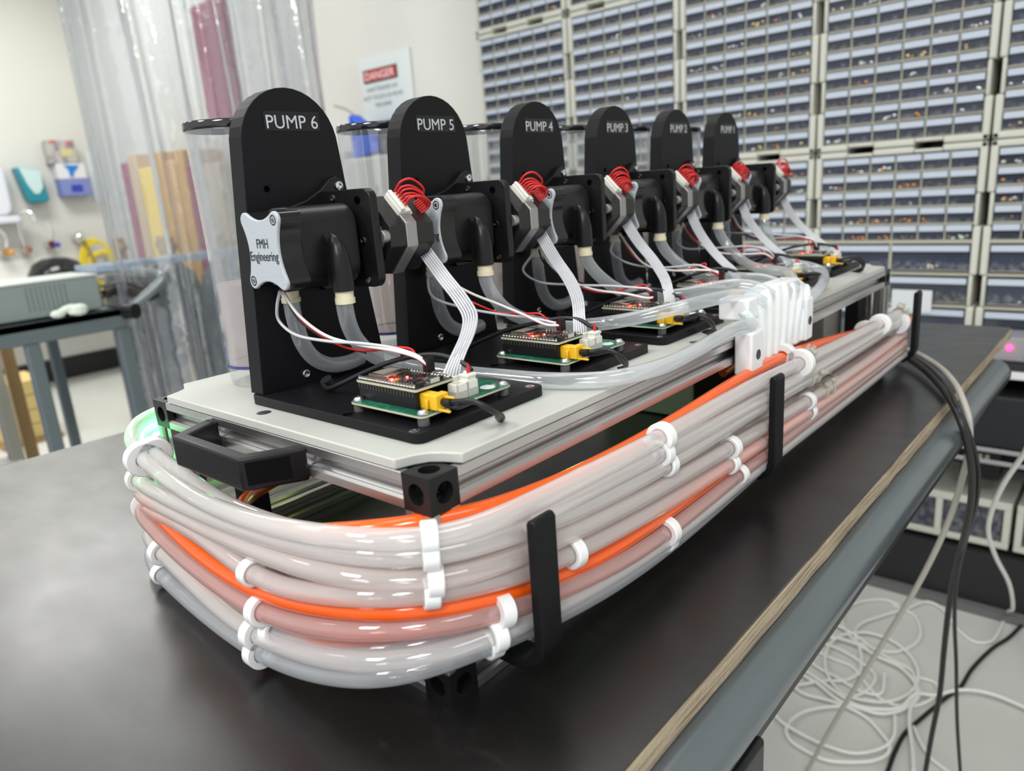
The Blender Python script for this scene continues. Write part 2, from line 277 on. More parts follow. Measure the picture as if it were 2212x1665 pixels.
# centre lines of hoses and cables, in metres
D = {
 'B':{
 'T1':[(-0.318,0.62,0.096),(-0.319,0.35,0.106),(-0.32,0.12,0.116),(-0.323,0.04,0.117),(-0.3255,0.01,0.117),(-0.3265,-0.01,0.112),(-0.322,-0.023,0.105),(-0.2736,-0.0275,0.1005),(-0.2526,-0.0294,0.0966),(-0.1962,-0.0354,0.0916),(-0.1527,-0.0392,0.0932),(-0.1015,-0.0427,0.0996),(-0.0475,-0.0449,0.1078),(-0.0175,-0.0396,0.1111),(0.0046,-0.026,0.1105),(0.0143,-0.0147,0.109),(0.021,-0.0002,0.107),(0.0257,0.0217,0.1087),(0.0261,0.0419,0.1078),(0.0269,0.0758,0.1072),(0.0291,0.1099,0.1067),(0.03,0.1559,0.105),(0.0286,0.2097,0.1032),(0.0274,0.2633,0.1025),(0.0268,0.3307,0.1053),(0.027,0.4098,0.0966),(0.028,0.5037,0.0913),(0.0273,0.6256,0.0911),(0.0266,0.7609,0.0846)],
 'T2':[(-0.318,0.62,0.065),(-0.319,0.35,0.075),(-0.32,0.12,0.085),(-0.323,0.04,0.086),(-0.3255,0.01,0.086),(-0.3265,-0.01,0.081),(-0.322,-0.023,0.074),(-0.2893,-0.0272,0.0751),(-0.2569,-0.0296,0.0778),(-0.1938,-0.036,0.0835),(-0.1333,-0.0412,0.0872),(-0.0611,-0.0444,0.0972),(-0.0161,-0.0389,0.1016),(0.0017,-0.0282,0.1016),(0.0137,-0.0153,0.1004),(0.0207,-0.0008,0.0996),(0.024,0.0122,0.0993),(0.0258,0.04,0.0935),(0.0265,0.0668,0.0898),(0.0284,0.0952,0.0888),(0.03,0.155,0.0837),(0.0288,0.1977,0.0816),(0.0274,0.2635,0.0811),(0.0268,0.3317,0.0832),(0.027,0.4115,0.076),(0.028,0.5058,0.0746),(0.0273,0.6286,0.0751),(0.0266,0.7637,0.0738)],
 'T2b':[(-0.307,0.62,0.058),(-0.308,0.35,0.068),(-0.309,0.12,0.078),(-0.312,0.04,0.079),(-0.3145,0.01,0.079),(-0.3155,-0.01,0.074),(-0.311,-0.023,0.067),(-0.2847,-0.0189,0.0694),(-0.2069,-0.0262,0.0681),(-0.1491,-0.031,0.0726),(-0.0936,-0.033,0.0789),(-0.0458,-0.0349,0.0881),(-0.0228,-0.0293,0.0892),(-0.0079,-0.0213,0.0885),(0.0047,-0.0087,0.087),(0.0128,0.0086,0.0845),(0.0167,0.032,0.0818),(0.0155,0.0601,0.0783),(0.0155,0.0828,0.0721),(0.018,0.1192,0.0703),(0.019,0.173,0.0677),(0.0173,0.2396,0.0671),(0.0162,0.3124,0.0664),(0.0158,0.4211,0.0538),(0.017,0.5429,0.0503),(0.0163,0.673,0.0471),(0.0156,0.8145,0.0506)],
 'T3':[(-0.318,0.62,0.048),(-0.319,0.35,0.058),(-0.32,0.12,0.068),(-0.323,0.04,0.069),(-0.3255,0.01,0.069),(-0.3265,-0.01,0.064),(-0.322,-0.023,0.057),(-0.2897,-0.0275,0.0659),(-0.25,-0.0308,0.0712),(-0.197,-0.036,0.0753),(-0.1667,-0.0385,0.0772),(-0.1097,-0.0426,0.0817),(-0.0683,-0.0443,0.0855),(-0.0289,-0.0435,0.0895),(-0.0083,-0.0348,0.0884),(0.0127,-0.0163,0.0862),(0.018,-0.0062,0.0851),(0.0234,0.0111,0.0843),(0.0257,0.0389,0.0816),(0.0265,0.0683,0.0784),(0.0287,0.099,0.0767),(0.03,0.1544,0.0698),(0.0283,0.2183,0.067),(0.0272,0.2881,0.0643),(0.0266,0.3819,0.0578),(0.028,0.5086,0.0529),(0.0272,0.6512,0.0492),(0.0266,0.7686,0.0543)],
 'T4':[(-0.318,0.62,0.035),(-0.319,0.35,0.045),(-0.32,0.12,0.055),(-0.323,0.04,0.056),(-0.3255,0.01,0.056),(-0.3265,-0.01,0.051),(-0.322,-0.023,0.044),(-0.275,-0.0288,0.0608),(-0.2152,-0.0343,0.0709),(-0.1557,-0.0395,0.0735),(-0.134,-0.0417,0.068),(-0.1104,-0.0428,0.064),(-0.0847,-0.0438,0.0654),(-0.0474,-0.0453,0.0738),(-0.0138,-0.0376,0.0808),(0.0019,-0.0279,0.0815),(0.0128,-0.0157,0.0801),(0.0216,0.0045,0.077),(0.0258,0.0395,0.0698),(0.0265,0.0647,0.066),(0.0276,0.0814,0.065),(0.0292,0.1137,0.0627),(0.0294,0.1761,0.0554),(0.0275,0.2568,0.0506),(0.027,0.3146,0.0508),(0.0268,0.3929,0.0462),(0.0279,0.497,0.0417),(0.0273,0.6353,0.0395),(0.0266,0.7717,0.0419)],
 'T5':[(-0.318,0.62,0.03),(-0.319,0.35,0.04),(-0.32,0.12,0.05),(-0.323,0.04,0.051),(-0.3255,0.01,0.051),(-0.3265,-0.01,0.046),(-0.322,-0.023,0.039),(-0.2924,-0.0276,0.0579),(-0.2778,-0.0293,0.0442),(-0.2362,-0.0334,0.0405),(-0.1911,-0.0376,0.0402),(-0.146,-0.0414,0.0417),(-0.1172,-0.0428,0.0419),(-0.0959,-0.0436,0.0434),(-0.0526,-0.0453,0.0522),(-0.0221,-0.041,0.059),(0.0059,-0.0244,0.0626),(0.0169,-0.0072,0.0614),(0.0233,0.0131,0.0581),(0.0258,0.0394,0.0529),(0.0265,0.0656,0.0473),(0.0288,0.0974,0.0424),(0.0297,0.1372,0.037),(0.0296,0.1653,0.0357),(0.0283,0.2179,0.0349),(0.0272,0.2887,0.0386),(0.0266,0.3833,0.0371),(0.028,0.5108,0.0356),(0.0272,0.6539,0.0351),(0.0266,0.7733,0.0357)],
 'T6':[(-0.307,0.62,0.025),(-0.308,0.35,0.035),(-0.309,0.12,0.045),(-0.312,0.04,0.046),(-0.3145,0.01,0.046),(-0.3155,-0.01,0.041),(-0.311,-0.023,0.034),(-0.2847,-0.0193,0.0585),(-0.2285,-0.0248,0.0565),(-0.1889,-0.0282,0.0505),(-0.1518,-0.0312,0.0481),(-0.1181,-0.0324,0.0429),(-0.069,-0.0343,0.0508),(-0.0333,-0.0325,0.0586),(-0.0025,-0.017,0.0616),(0.009,0.0005,0.0602),(0.015,0.0205,0.0581),(0.0155,0.0534,0.0509),(0.0166,0.0951,0.0445),(0.0185,0.1428,0.041),(0.0182,0.2033,0.0396),(0.0165,0.279,0.0367),(0.0157,0.3801,0.0354),(0.0165,0.4925,0.0318),(0.0164,0.6587,0.0273),(0.0156,0.8215,0.0227)],
 'T7':[(-0.318,0.62,0.01),(-0.319,0.35,0.02),(-0.32,0.12,0.03),(-0.323,0.04,0.031),(-0.3255,0.01,0.031),(-0.3265,-0.01,0.026),(-0.322,-0.023,0.019),(-0.2809,-0.0292,0.0392),(-0.2603,-0.031,0.0292),(-0.209,-0.0365,0.0265),(-0.1705,-0.0398,0.0235),(-0.1351,-0.0424,0.0234),(-0.1175,-0.043,0.0229),(-0.0792,-0.0444,0.0289),(-0.0381,-0.0451,0.0385),(-0.0138,-0.0373,0.0422),(0.0044,-0.0255,0.0452),(0.016,-0.0082,0.0464),(0.0228,0.0122,0.0452),(0.0247,0.0243,0.0446),(0.0258,0.0399,0.043),(0.0266,0.0661,0.0398),(0.0292,0.1119,0.0328),(0.0296,0.165,0.0278),(0.0283,0.2178,0.0275),(0.0272,0.2888,0.0316),(0.0266,0.3839,0.0284),(0.028,0.512,0.0266),(0.0272,0.6556,0.0265),(0.0266,0.7754,0.0275)],
 'T8':[(-0.318,0.62,-0.002),(-0.319,0.35,0.008),(-0.32,0.12,0.018),(-0.323,0.04,0.019),(-0.3255,0.01,0.019),(-0.3265,-0.01,0.014),(-0.322,-0.023,0.007),(-0.2867,-0.0297,0.0132),(-0.2712,-0.0313,0.0092),(-0.2269,-0.0357,0.0075),(-0.1756,-0.0398,0.009),(-0.1413,-0.0423,0.013),(-0.1189,-0.0431,0.0112),(-0.0827,-0.0444,0.0157),(-0.04,-0.0453,0.0286),(-0.0149,-0.0377,0.0338),(-0.0004,-0.0292,0.0375),(0.0104,-0.0177,0.0409),(0.0218,0.0081,0.0427),(0.0251,0.0326,0.0382),(0.0266,0.0656,0.0334),(0.0292,0.1115,0.0268),(0.0296,0.1648,0.0228),(0.0283,0.2177,0.0221),(0.022,0.36,0.026),(0.02,0.48,0.026),(0.02,0.62,0.028),(0.02,0.76,0.05)],
 'T9':[(-0.307,0.62,0.088),(-0.308,0.35,0.098),(-0.309,0.12,0.108),(-0.312,0.04,0.109),(-0.3145,0.01,0.109),(-0.3155,-0.01,0.104),(-0.311,-0.023,0.097),(-0.2561,-0.0199,0.1041),(-0.2238,-0.0236,0.0981),(-0.1929,-0.0266,0.0935),(-0.156,-0.0299,0.0893),(-0.1098,-0.0322,0.0931),(-0.0514,-0.0346,0.0998),(-0.0167,-0.0266,0.101),(0.0019,-0.0135,0.0993),(0.0128,0.0071,0.0983),(0.0171,0.0371,0.0984),(0.0155,0.0784,0.0953),(0.018,0.1209,0.0956),(0.019,0.1741,0.094),(0.0173,0.2399,0.0883),(0.0161,0.3206,0.0893),(0.0158,0.4187,0.087),(0.017,0.5395,0.0764),(0.0161,0.7055,0.0714),(0.0156,0.8212,0.0688)],
 'T10':[(-0.307,0.62,0.004),(-0.308,0.35,0.014),(-0.309,0.12,0.024),(-0.312,0.04,0.025),(-0.3145,0.01,0.025),(-0.3155,-0.01,0.02),(-0.311,-0.023,0.013),(-0.2838,-0.0206,0.0272),(-0.2177,-0.0268,0.0186),(-0.1548,-0.0314,0.0184),(-0.1098,-0.033,0.02),(-0.0633,-0.0348,0.0306),(-0.0128,-0.0239,0.046),(0.0044,-0.0073,0.0484),(0.0125,0.0106,0.0475),(0.0158,0.0441,0.0419),(0.0166,0.0943,0.0335),(0.0185,0.1422,0.0298),(0.0182,0.203,0.0273),(0.0164,0.2873,0.0278),(0.0157,0.3806,0.0257),(0.0165,0.4932,0.0244),(0.0164,0.6599,0.0204),(0.0156,0.8237,0.0141)],
 'T11':[(-0.1119,-0.0375,0.0288),(-0.0792,-0.0388,0.0306),(-0.0454,-0.0397,0.0389),(-0.019,-0.0329,0.0441),(0.0002,-0.0212,0.0488),(0.012,-0.0037,0.0499),(0.0186,0.0172,0.0484),(0.0204,0.0466,0.044),(0.0206,0.0741,0.0394),(0.0232,0.1211,0.0329),(0.0236,0.1755,0.0289),(0.0223,0.2295,0.0274),(0.0212,0.3021,0.0302),(0.0206,0.3993,0.028),(0.022,0.5307,0.0254),(0.0212,0.6776,0.0256),(0.0206,0.8003,0.0258)],
 'T12':[(0.0071,0.0179,0.0829),(0.0093,0.0403,0.0797),(0.0065,0.071,0.0746),(0.0065,0.0948,0.0712),(0.009,0.1325,0.07),(0.01,0.1882,0.0642),(0.0083,0.2571,0.067),(0.0072,0.3322,0.0691),(0.0068,0.4441,0.0597),(0.008,0.5703,0.0527),(0.0073,0.7048,0.0484),(0.0066,0.8513,0.0505)],
 'T13':[(0.0069,0.0209,0.0476),(0.0078,0.0496,0.0415),(0.0065,0.0915,0.0385),(0.009,0.1302,0.0357),(0.01,0.187,0.037),(0.0083,0.2567,0.0345),(0.0072,0.3329,0.0342),(0.0068,0.4461,0.0318),(0.008,0.5736,0.0272),(0.0073,0.7091,0.0257),(0.0066,0.8572,0.0271)],
 'T14':[(0.026,0.041,0.0978),(0.0265,0.0676,0.0993),(0.0287,0.1005,0.0986),(0.03,0.1555,0.0953),(0.0283,0.2185,0.0898),(0.0272,0.2876,0.0886),(0.0268,0.3901,0.0847),(0.028,0.5052,0.0794),(0.0273,0.6273,0.082),(0.0266,0.7738,0.0766)]},
 'O':{
 'O1':[(-0.31,0.62,0.04),(-0.311,0.35,0.05),(-0.312,0.12,0.06),(-0.315,0.04,0.061),(-0.3175,0.01,0.061),(-0.3185,-0.01,0.056),(-0.314,-0.023,0.049),(-0.2791,-0.0259,0.0671),(-0.2655,-0.0274,0.0594),(-0.2351,-0.0306,0.0543),(-0.1999,-0.034,0.0502),(-0.1642,-0.037,0.0499),(-0.1291,-0.0394,0.0519),(-0.1096,-0.0402,0.0521),(-0.0761,-0.0414,0.0579),(-0.0362,-0.0418,0.0675),(-0.013,-0.0337,0.0703),(0.0044,-0.0218,0.071),(0.0152,-0.0046,0.0689),(0.0206,0.0121,0.0659),(0.023,0.0418,0.0596),(0.0235,0.0701,0.0526),(0.0253,0.0954,0.0504),(0.0264,0.1254,0.0483),(0.0268,0.1647,0.0471),(0.0253,0.2238,0.0458),(0.0242,0.2951,0.0481),(0.0236,0.3904,0.0464),(0.025,0.5193,0.0416),(0.0242,0.6634,0.0424),(0.0236,0.7825,0.0478)],
 'O2':[(-0.26,0.12,0.055),(-0.245,0.05,0.06),(-0.225,0,0.068),(-0.1701,-0.0258,0.0716),(-0.1203,-0.0282,0.0799),(-0.072,-0.03,0.094),(-0.0348,-0.029,0.1062),(-0.0014,-0.0111,0.1102),(0.0121,0.018,0.1047),(0.0115,0.0631,0.0994),(0.014,0.1271,0.0993),(0.0143,0.2055,0.0981),(0.0133,0.2478,0.1005),(0.0124,0.2983,0.1029),(0.0118,0.3644,0.1062),(0.0118,0.4281,0.102),(0.0124,0.4862,0.0977),(0.0128,0.5831,0.0871),(0.0125,0.6407,0.0799),(0.0122,0.693,0.0752),(0.0115,0.87,0.0537)],
 'O3':[(-0.24,-0.0225,0.0197),(-0.2157,-0.0245,0.0171),(-0.1605,-0.0284,0.0171),(-0.1232,-0.0297,0.0178),(-0.1029,-0.0304,0.021),(-0.079,-0.0313,0.0277),(-0.057,-0.0318,0.036),(-0.0259,-0.0268,0.0475),(-0.0055,-0.0154,0.0531),(0.0066,0.0023,0.0546),(0.0134,0.0287,0.0513),(0.0125,0.0773,0.0396),(0.015,0.1213,0.0351),(0.0157,0.1881,0.0276),(0.0143,0.245,0.026),(0.0131,0.3289,0.0285),(0.0128,0.4309,0.0258),(0.014,0.5558,0.0214),(0.0126,0.8329,0.0263)]},
 'OUT':[[(-0.1245,0.056,0.2065),(-0.1245,0.056,0.195),(-0.1288,0.059,0.1881),(-0.1344,0.066,0.1748),(-0.1367,0.079,0.1603),(-0.1318,0.0978,0.15),(-0.1177,0.1276,0.1429),(-0.061,0.1324,0.1429),(-0.0251,0.1358,0.1429),(0.0087,0.1534,0.1429),(0.0212,0.1828,0.1439),(0.0235,0.2286,0.147),(0.006,0.3083,0.1429),(0.006,0.3419,0.1447),(0.012,0.3505,0.1435)],[(-0.1245,0.1852,0.2065),(-0.1245,0.1852,0.195),(-0.118,0.185,0.1866),(-0.1181,0.195,0.1708),(-0.1365,0.2504,0.151),(-0.0894,0.2514,0.151),(-0.049,0.2563,0.158),(-0.0189,0.2741,0.167),(-0.0002,0.3052,0.171),(-0.006,0.3647,0.1664),(0.006,0.3702,0.1644),(0.012,0.3732,0.1569)],[(-0.1245,0.3144,0.2065),(-0.1245,0.3144,0.195),(-0.1125,0.318,0.1832),(-0.1046,0.33,0.1679),(-0.0922,0.3558,0.156),(-0.0669,0.3693,0.16),(-0.0383,0.3834,0.168),(-0.012,0.3816,0.1731),(0,0.3918,0.1688),(0.01,0.3955,0.1591)],[(-0.1245,0.4436,0.2065),(-0.1245,0.4436,0.195),(-0.1079,0.445,0.1812),(-0.098,0.455,0.1668),(-0.0769,0.4678,0.16),(-0.0351,0.4437,0.168),(-0.02,0.4554,0.1668),(-0.004,0.4538,0.1614),(0.01,0.4287,0.1581)],[(-0.1245,0.5728,0.2065),(-0.1245,0.5728,0.195),(-0.1062,0.572,0.1788),(-0.1004,0.58,0.1624),(-0.0594,0.5336,0.16),(-0.03,0.5084,0.1667),(-0.02,0.5126,0.1654),(-0.006,0.4888,0.1617),(0.01,0.4463,0.1575)],[(-0.1245,0.702,0.2065),(-0.1245,0.702,0.195),(-0.1116,0.7,0.1677),(-0.059,0.5883,0.166),(-0.0398,0.5781,0.161),(-0.0328,0.6069,0.158),(-0.0209,0.6161,0.154),(-0.0017,0.5749,0.15),(0.0155,0.4957,0.149),(0.004,0.4984,0.1392)]],
 'ribbon':[(-0.132,0.133,0.226),(-0.107,0.125,0.209),(-0.0735,0.108,0.1976),(-0.057,0.099,0.1898),(-0.0532,0.09,0.1818),(-0.0513,0.078,0.1717),(-0.0497,0.07,0.1639),(-0.0499,0.068,0.1587)],
 'sens':[[(-0.1541,0.03,0.2128),(-0.1603,0.03,0.2032),(-0.1667,0.032,0.1936),(-0.1575,0.034,0.1843),(-0.1296,0.04,0.1805),(-0.1032,0.048,0.1805),(-0.0789,0.056,0.1775),(-0.0657,0.06,0.1734),(-0.0606,0.063,0.168)],[(-0.1565,0.033,0.2117),(-0.148,0.035,0.1972),(-0.1319,0.042,0.1829),(-0.108,0.048,0.1787),(-0.0779,0.055,0.1764),(-0.0647,0.059,0.1726),(-0.0604,0.062,0.1674)],[(-0.1562,0.034,0.2109),(-0.1472,0.036,0.1941),(-0.1364,0.042,0.1843),(-0.1226,0.048,0.1754),(-0.1005,0.052,0.1742),(-0.0836,0.06,0.1774),(-0.0745,0.064,0.1762),(-0.0726,0.064,0.1699),(-0.0624,0.063,0.1664)],[(-0.1605,0.036,0.2105),(-0.1535,0.038,0.1934),(-0.1435,0.042,0.1859),(-0.1351,0.047,0.1781),(-0.1052,0.052,0.1732)]],
 'cable':[(-0.1519,0.0498,0.148),(-0.1448,0.047,0.1458),(-0.1285,0.045,0.1514),(-0.1065,0.055,0.1621),(-0.084,0.063,0.1699),(-0.0647,0.072,0.1726),(-0.0517,0.078,0.168),(-0.0444,0.078,0.1654),(-0.0407,0.077,0.1632)],
 'power':[(-0.0305,0.0433,0.1545),(-0.0192,0.0436,0.156),(-0.011,0.046,0.158),(-0.0032,0.0479,0.154),(-0.0052,0.0596,0.146),(-0.0139,0.0703,0.14),(-0.0292,0.082,0.134)],
 'power2':[(-0.0298,0.0425,0.1535),(-0.0228,0.0449,0.152),(-0.0112,0.0477,0.156),(-0.0072,0.0556,0.15),(-0.0104,0.0681,0.142),(-0.0179,0.0737,0.137),(-0.0299,0.081,0.133)],
 'inlet':[(-0.172,0.048,0.205),(-0.172,0.048,0.19),(-0.172,0.0492,0.1871),(-0.173,0.0517,0.1723),(-0.174,0.059,0.161),(-0.174,0.071,0.1527),(-0.174,0.0868,0.1515),(-0.178,0.1016,0.1522)],
 'floor_black':[(0.1162,1.692,-0.816),(0.0977,1.6064,-0.816),(0.0773,1.548,-0.816),(0.054,1.4364,-0.816),(0.0461,1.3536,-0.816),(0.0304,1.3057,-0.816),(0.0044,1.2076,-0.816),(-0.0091,1.1511,-0.816),(-0.0112,1.0918,-0.816),(-0.0085,1.027,-0.816)],
 'coil':[[(-0.1338,1.6144,-0.816),(-0.1666,1.6188,-0.816),(-0.1993,1.5966,-0.816),(-0.2283,1.5503,-0.816),(-0.2339,1.4945,-0.816),(-0.2106,1.44,-0.816),(-0.1817,1.4063,-0.816),(-0.1425,1.395,-0.816),(-0.1034,1.4004,-0.816),(-0.0752,1.4356,-0.816),(-0.0621,1.4892,-0.816),(-0.0714,1.5426,-0.816),(-0.0967,1.5882,-0.816),(-0.1306,1.6016,-0.816),(-0.1472,1.6053,-0.816)],[(-0.0144,1.6024,-0.816),(-0.0513,1.6556,-0.816),(-0.0834,1.6637,-0.816),(-0.1158,1.6043,-0.816),(-0.159,1.5313,-0.816),(-0.1846,1.4785,-0.816),(-0.1858,1.43,-0.816),(-0.1654,1.3918,-0.816),(-0.1439,1.3385,-0.816),(-0.1344,1.2865,-0.816),(-0.1499,1.2445,-0.816),(-0.1839,1.2176,-0.816),(-0.211,1.1873,-0.816),(-0.2409,1.1496,-0.816)],[(-0.1832,1.4317,-0.816),(-0.2112,1.3925,-0.816),(-0.2159,1.3313,-0.816),(-0.1998,1.2695,-0.816),(-0.1708,1.2213,-0.816),(-0.1341,1.1936,-0.816),(-0.0956,1.2003,-0.816),(-0.0615,1.2195,-0.816),(-0.0341,1.2649,-0.816),(-0.027,1.3233,-0.816),(-0.0427,1.3799,-0.816),(-0.0787,1.4269,-0.816),(-0.1216,1.448,-0.816),(-0.1654,1.444,-0.816),(-0.1875,1.4255,-0.816)],[(-0.2491,1.4412,-0.816),(-0.2071,1.4288,-0.816),(-0.1717,1.4133,-0.816),(-0.1347,1.3879,-0.816),(-0.0863,1.3669,-0.816),(-0.0473,1.3536,-0.816),(-0.025,1.3031,-0.816),(-0.0189,1.2551,-0.816),(-0.0323,1.2055,-0.816),(-0.0623,1.1741,-0.816),(-0.0993,1.1673,-0.816),(-0.1399,1.1686,-0.816),(-0.1909,1.1961,-0.816),(-0.2237,1.2063,-0.816),(-0.2528,1.2204,-0.816)],[(-0.2493,1.3661,-0.816),(-0.2078,1.3817,-0.816),(-0.1622,1.3812,-0.816),(-0.1127,1.3603,-0.816),(-0.0683,1.3503,-0.816),(-0.0338,1.3185,-0.816),(-0.0143,1.279,-0.816),(-0.0172,1.2262,-0.816),(-0.0095,1.1833,-0.816),(0.0128,1.1092,-0.816),(0.028,1.0539,-0.816)],[(-0.2517,1.3189,-0.816),(-0.1986,1.3062,-0.816),(-0.1533,1.3022,-0.816),(-0.1133,1.2621,-0.816),(-0.0771,1.229,-0.816),(-0.0495,1.2231,-0.816),(-0.0159,1.2421,-0.816),(0.0062,1.2782,-0.816),(0.0126,1.3192,-0.816),(0.0023,1.3441,-0.816),(-0.0291,1.3439,-0.816)],[(-0.2509,1.2819,-0.816),(-0.2113,1.2554,-0.816),(-0.1636,1.2432,-0.816),(-0.1169,1.227,-0.816),(-0.0795,1.2377,-0.816),(-0.0889,1.313,-0.816)],[(-0.231,1.1621,-0.816),(-0.2032,1.1496,-0.816),(-0.1635,1.1569,-0.816),(-0.1236,1.1599,-0.816),(-0.0814,1.1506,-0.816),(-0.0463,1.1241,-0.816),(-0.023,1.0962,-0.816),(-0.0214,1.0672,-0.816),(-0.0374,1.0387,-0.816),(-0.0661,1.0135,-0.816),(-0.1055,0.991,-0.816),(-0.1467,0.993,-0.816),(-0.1764,1.0024,-0.816),(-0.1952,1.0303,-0.816),(-0.1899,1.0823,-0.816),(-0.1656,1.1222,-0.816),(-0.1324,1.1536,-0.816)],[(-0.2484,1.0654,-0.816),(-0.2037,1.0384,-0.816),(-0.1595,1.0283,-0.816),(-0.1196,1.0258,-0.816),(-0.0723,1.0343,-0.816),(-0.0403,1.0663,-0.816),(-0.025,1.0991,-0.816),(-0.0236,1.1314,-0.816),(-0.0356,1.1836,-0.816)],[(-0.2432,1.2271,-0.816),(-0.1955,1.2094,-0.816),(-0.1453,1.1856,-0.816),(-0.1005,1.1714,-0.816),(-0.0651,1.1844,-0.816),(-0.0344,1.2138,-0.816),(-0.0187,1.2759,-0.816),(0.013,1.2933,-0.816),(0.0404,1.331,-0.816),(0.0731,1.3544,-0.816),(0.1082,1.3613,-0.816),(0.1587,1.3524,-0.816),(0.2022,1.3361,-0.816)],[(-0.0014,1.1798,-0.816),(0.0188,1.1442,-0.816),(0.0473,1.109,-0.816),(0.0867,1.089,-0.816)],[(-0.2439,1.3502,-0.816),(-0.1936,1.3468,-0.816),(-0.1434,1.3269,-0.816),(-0.1038,1.2968,-0.816),(-0.1033,1.2367,-0.816),(-0.1247,1.1898,-0.816)]],
 'exit_black':[(-0.0246,0.8799,0.01),(-0.0014,0.8585,0.012),(0.0357,0.8085,0.012),(0.0792,0.7257,0.01),(0.1088,0.6507,0.008)],
 'exit':{
 'black':[(-0.0267,0.8759,0.012),(-0.0014,0.8585,0.012),(0.0351,0.8117,0.01),(0.0791,0.7269,0.008),(0.1031,0.665,0.007),(0.1199,0.64,-0.0095),(0.1288,0.65,-0.0475),(0.1298,0.68,-0.0986),(0.1224,0.72,-0.1565),(0.1063,0.78,-0.2308),(0.0886,0.86,-0.3447),(0.081,0.9,-0.4459),(0.0781,0.94,-0.5537),(0.0618,0.98,-0.6679),(0.0513,1.02,-0.7982)],
 'black2':[(-0.0263,0.8857,0.012),(0.0038,0.8607,0.012),(0.047,0.8055,0.012),(0.0878,0.7186,0.01),(0.1136,0.6383,0.01),(0.1257,0.66,-0.0302),(0.1355,0.67,-0.0663),(0.1324,0.7,-0.1225),(0.1182,0.75,-0.1824),(0.1017,0.8,-0.275),(0.0988,0.84,-0.3527),(0.1031,0.88,-0.4488),(0.1018,0.92,-0.5635),(0.1113,0.98,-0.7338)],
 'grey':[(-0.0126,0.8913,0.01),(0.0175,0.8759,0.01),(0.0618,0.8112,0.008),(0.0898,0.7457,0.008),(0.107,0.6933,0.008),(0.1232,0.66,-0.0096),(0.1248,0.67,-0.0414),(0.1158,0.7,-0.0863),(0.1013,0.74,-0.1641),(0.0717,0.78,-0.2682),(0.0128,0.82,-0.4272),(-0.0579,0.86,-0.6177),(-0.1155,0.9,-0.7904)]},
 'white_drop':[(0.19,1.685,-0.16),(0.25,1.6,-0.12),(0.26,1.3,-0.06),(0.22,1,-0.06),(0.1629,0.9,-0.0949),(0.1468,0.95,-0.1401),(0.1126,1.05,-0.2403),(0.0908,1.15,-0.3503),(0.0939,1.25,-0.4468),(0.1103,1.35,-0.547),(0.112,1.45,-0.649),(0.0781,1.7076,-0.816),(0.0764,1.6243,-0.816),(0.0666,1.5657,-0.816),(0.0401,1.5473,-0.816),(-0.0023,1.5834,-0.816),(-0.0144,1.6024,-0.816)]}
# ================================================================ work table
TX0, TX1, TY0, TY1 = -.708, .096, -.72, 1.128
TOPM = mat('black_laminate_top', (.008, .007, .007), .40, spec=.15, coat=1.0, bump=(45, .22), rmap=(14, .28, .50, (1, 2.2, 1)))
TOPM.node_tree.nodes['Principled BSDF'].inputs['Coat Roughness'].default_value = .30
nt = TOPM.node_tree
# scuffs and scratches of the top (worn marks with a shape of their own)
b = nt.nodes['Principled BSDF']; tc = nt.nodes.new('ShaderNodeTexCoord'); mp = nt.nodes.new('ShaderNodeMapping'); mp.inputs['Scale'].default_value = (5, 12, 1); mp.inputs['Rotation'].default_value = (0, 0, .5)
nz = nt.nodes.new('ShaderNodeTexNoise'); nz.inputs['Scale'].default_value = 6; nz.inputs['Detail'].default_value = 9; nz.inputs['Roughness'].default_value = .75
rp = nt.nodes.new('ShaderNodeValToRGB'); rp.color_ramp.elements[0].position = .55; rp.color_ramp.elements[0].color = (.007, .0065, .0065, 1)
rp.color_ramp.elements[1].position = .78; rp.color_ramp.elements[1].color = (.022, .020, .019, 1)
nt.links.new(tc.outputs['Object'], mp.inputs[0]); nt.links.new(mp.outputs[0], nz.inputs[0]); nt.links.new(nz.outputs[0], rp.inputs[0]); nt.links.new(rp.outputs[0], b.inputs['Base Color'])
PLY = mat('raw_plywood_edge', (.46, .38, .27), .75, spec=.2, bump=(250, .8), var=(60, (.22, .165, .11), .45, .66, (.3, .3, 12)))
RAIL = mat('grey_blue_rail_paint', (.14, .165, .18), .22, metal=.45, spec=.55, bump=(30, .06), var=(5, (.13, .15, .16), .4, .65))
tb = empty('work_table', (-.3, .2, ZF), 'black topped work table carrying the row of pumps, raw plywood edge', 'table')
kids = []
kids.append(MB().box(TX0, TX1 - .001, TY0, TY1, -.002, 0).build('tabletop_laminate', TOPM))
pe = MB()
n = 60
rough_e = [R.uniform(-.0006, .0006) for _ in range(n + 1)]
pl = [(TX0, TY0), (TX0, TY1)] + [(TX1 + rough_e[i], TY1 - (TY1 - TY0) * i / n) for i in range(n + 1)]
pe.prism(pl, 'z', -.0165, -.0021); kids.append(pe.build('plywood_core', PLY, smooth=0))
kids.append(MB().tube([(.1, TY0, -.0345), (.1, .975, -.0345)], .0178, 28, 1).build('side_rail', RAIL))
kids.append(MB().box(.092, .110, TY0, TY1 - .07, -.062, -.052).box(.086, .104, TY0, TY1 - .07, -.066, -.060).build('rubber_strip', RUB, bevel=.001))
kids.append(MB().box(TX0 + .01, TX0 + .04, TY0, TY1 - .06, -.05, -.0165).box(TX0 + .04, .085, TY1 - .09, TY1 - .06, -.05, -.0165).build('support_frame', RAIL, bevel=.002))
for x in (TX0 + .08, -.30):
    for y in (TY0 + .25, TY1 - .35):
        kids.append(MB().box(x - .018, x + .018, y - .018, y + .018, ZF + .07, -.05).build('leg', RAIL, bevel=.003))
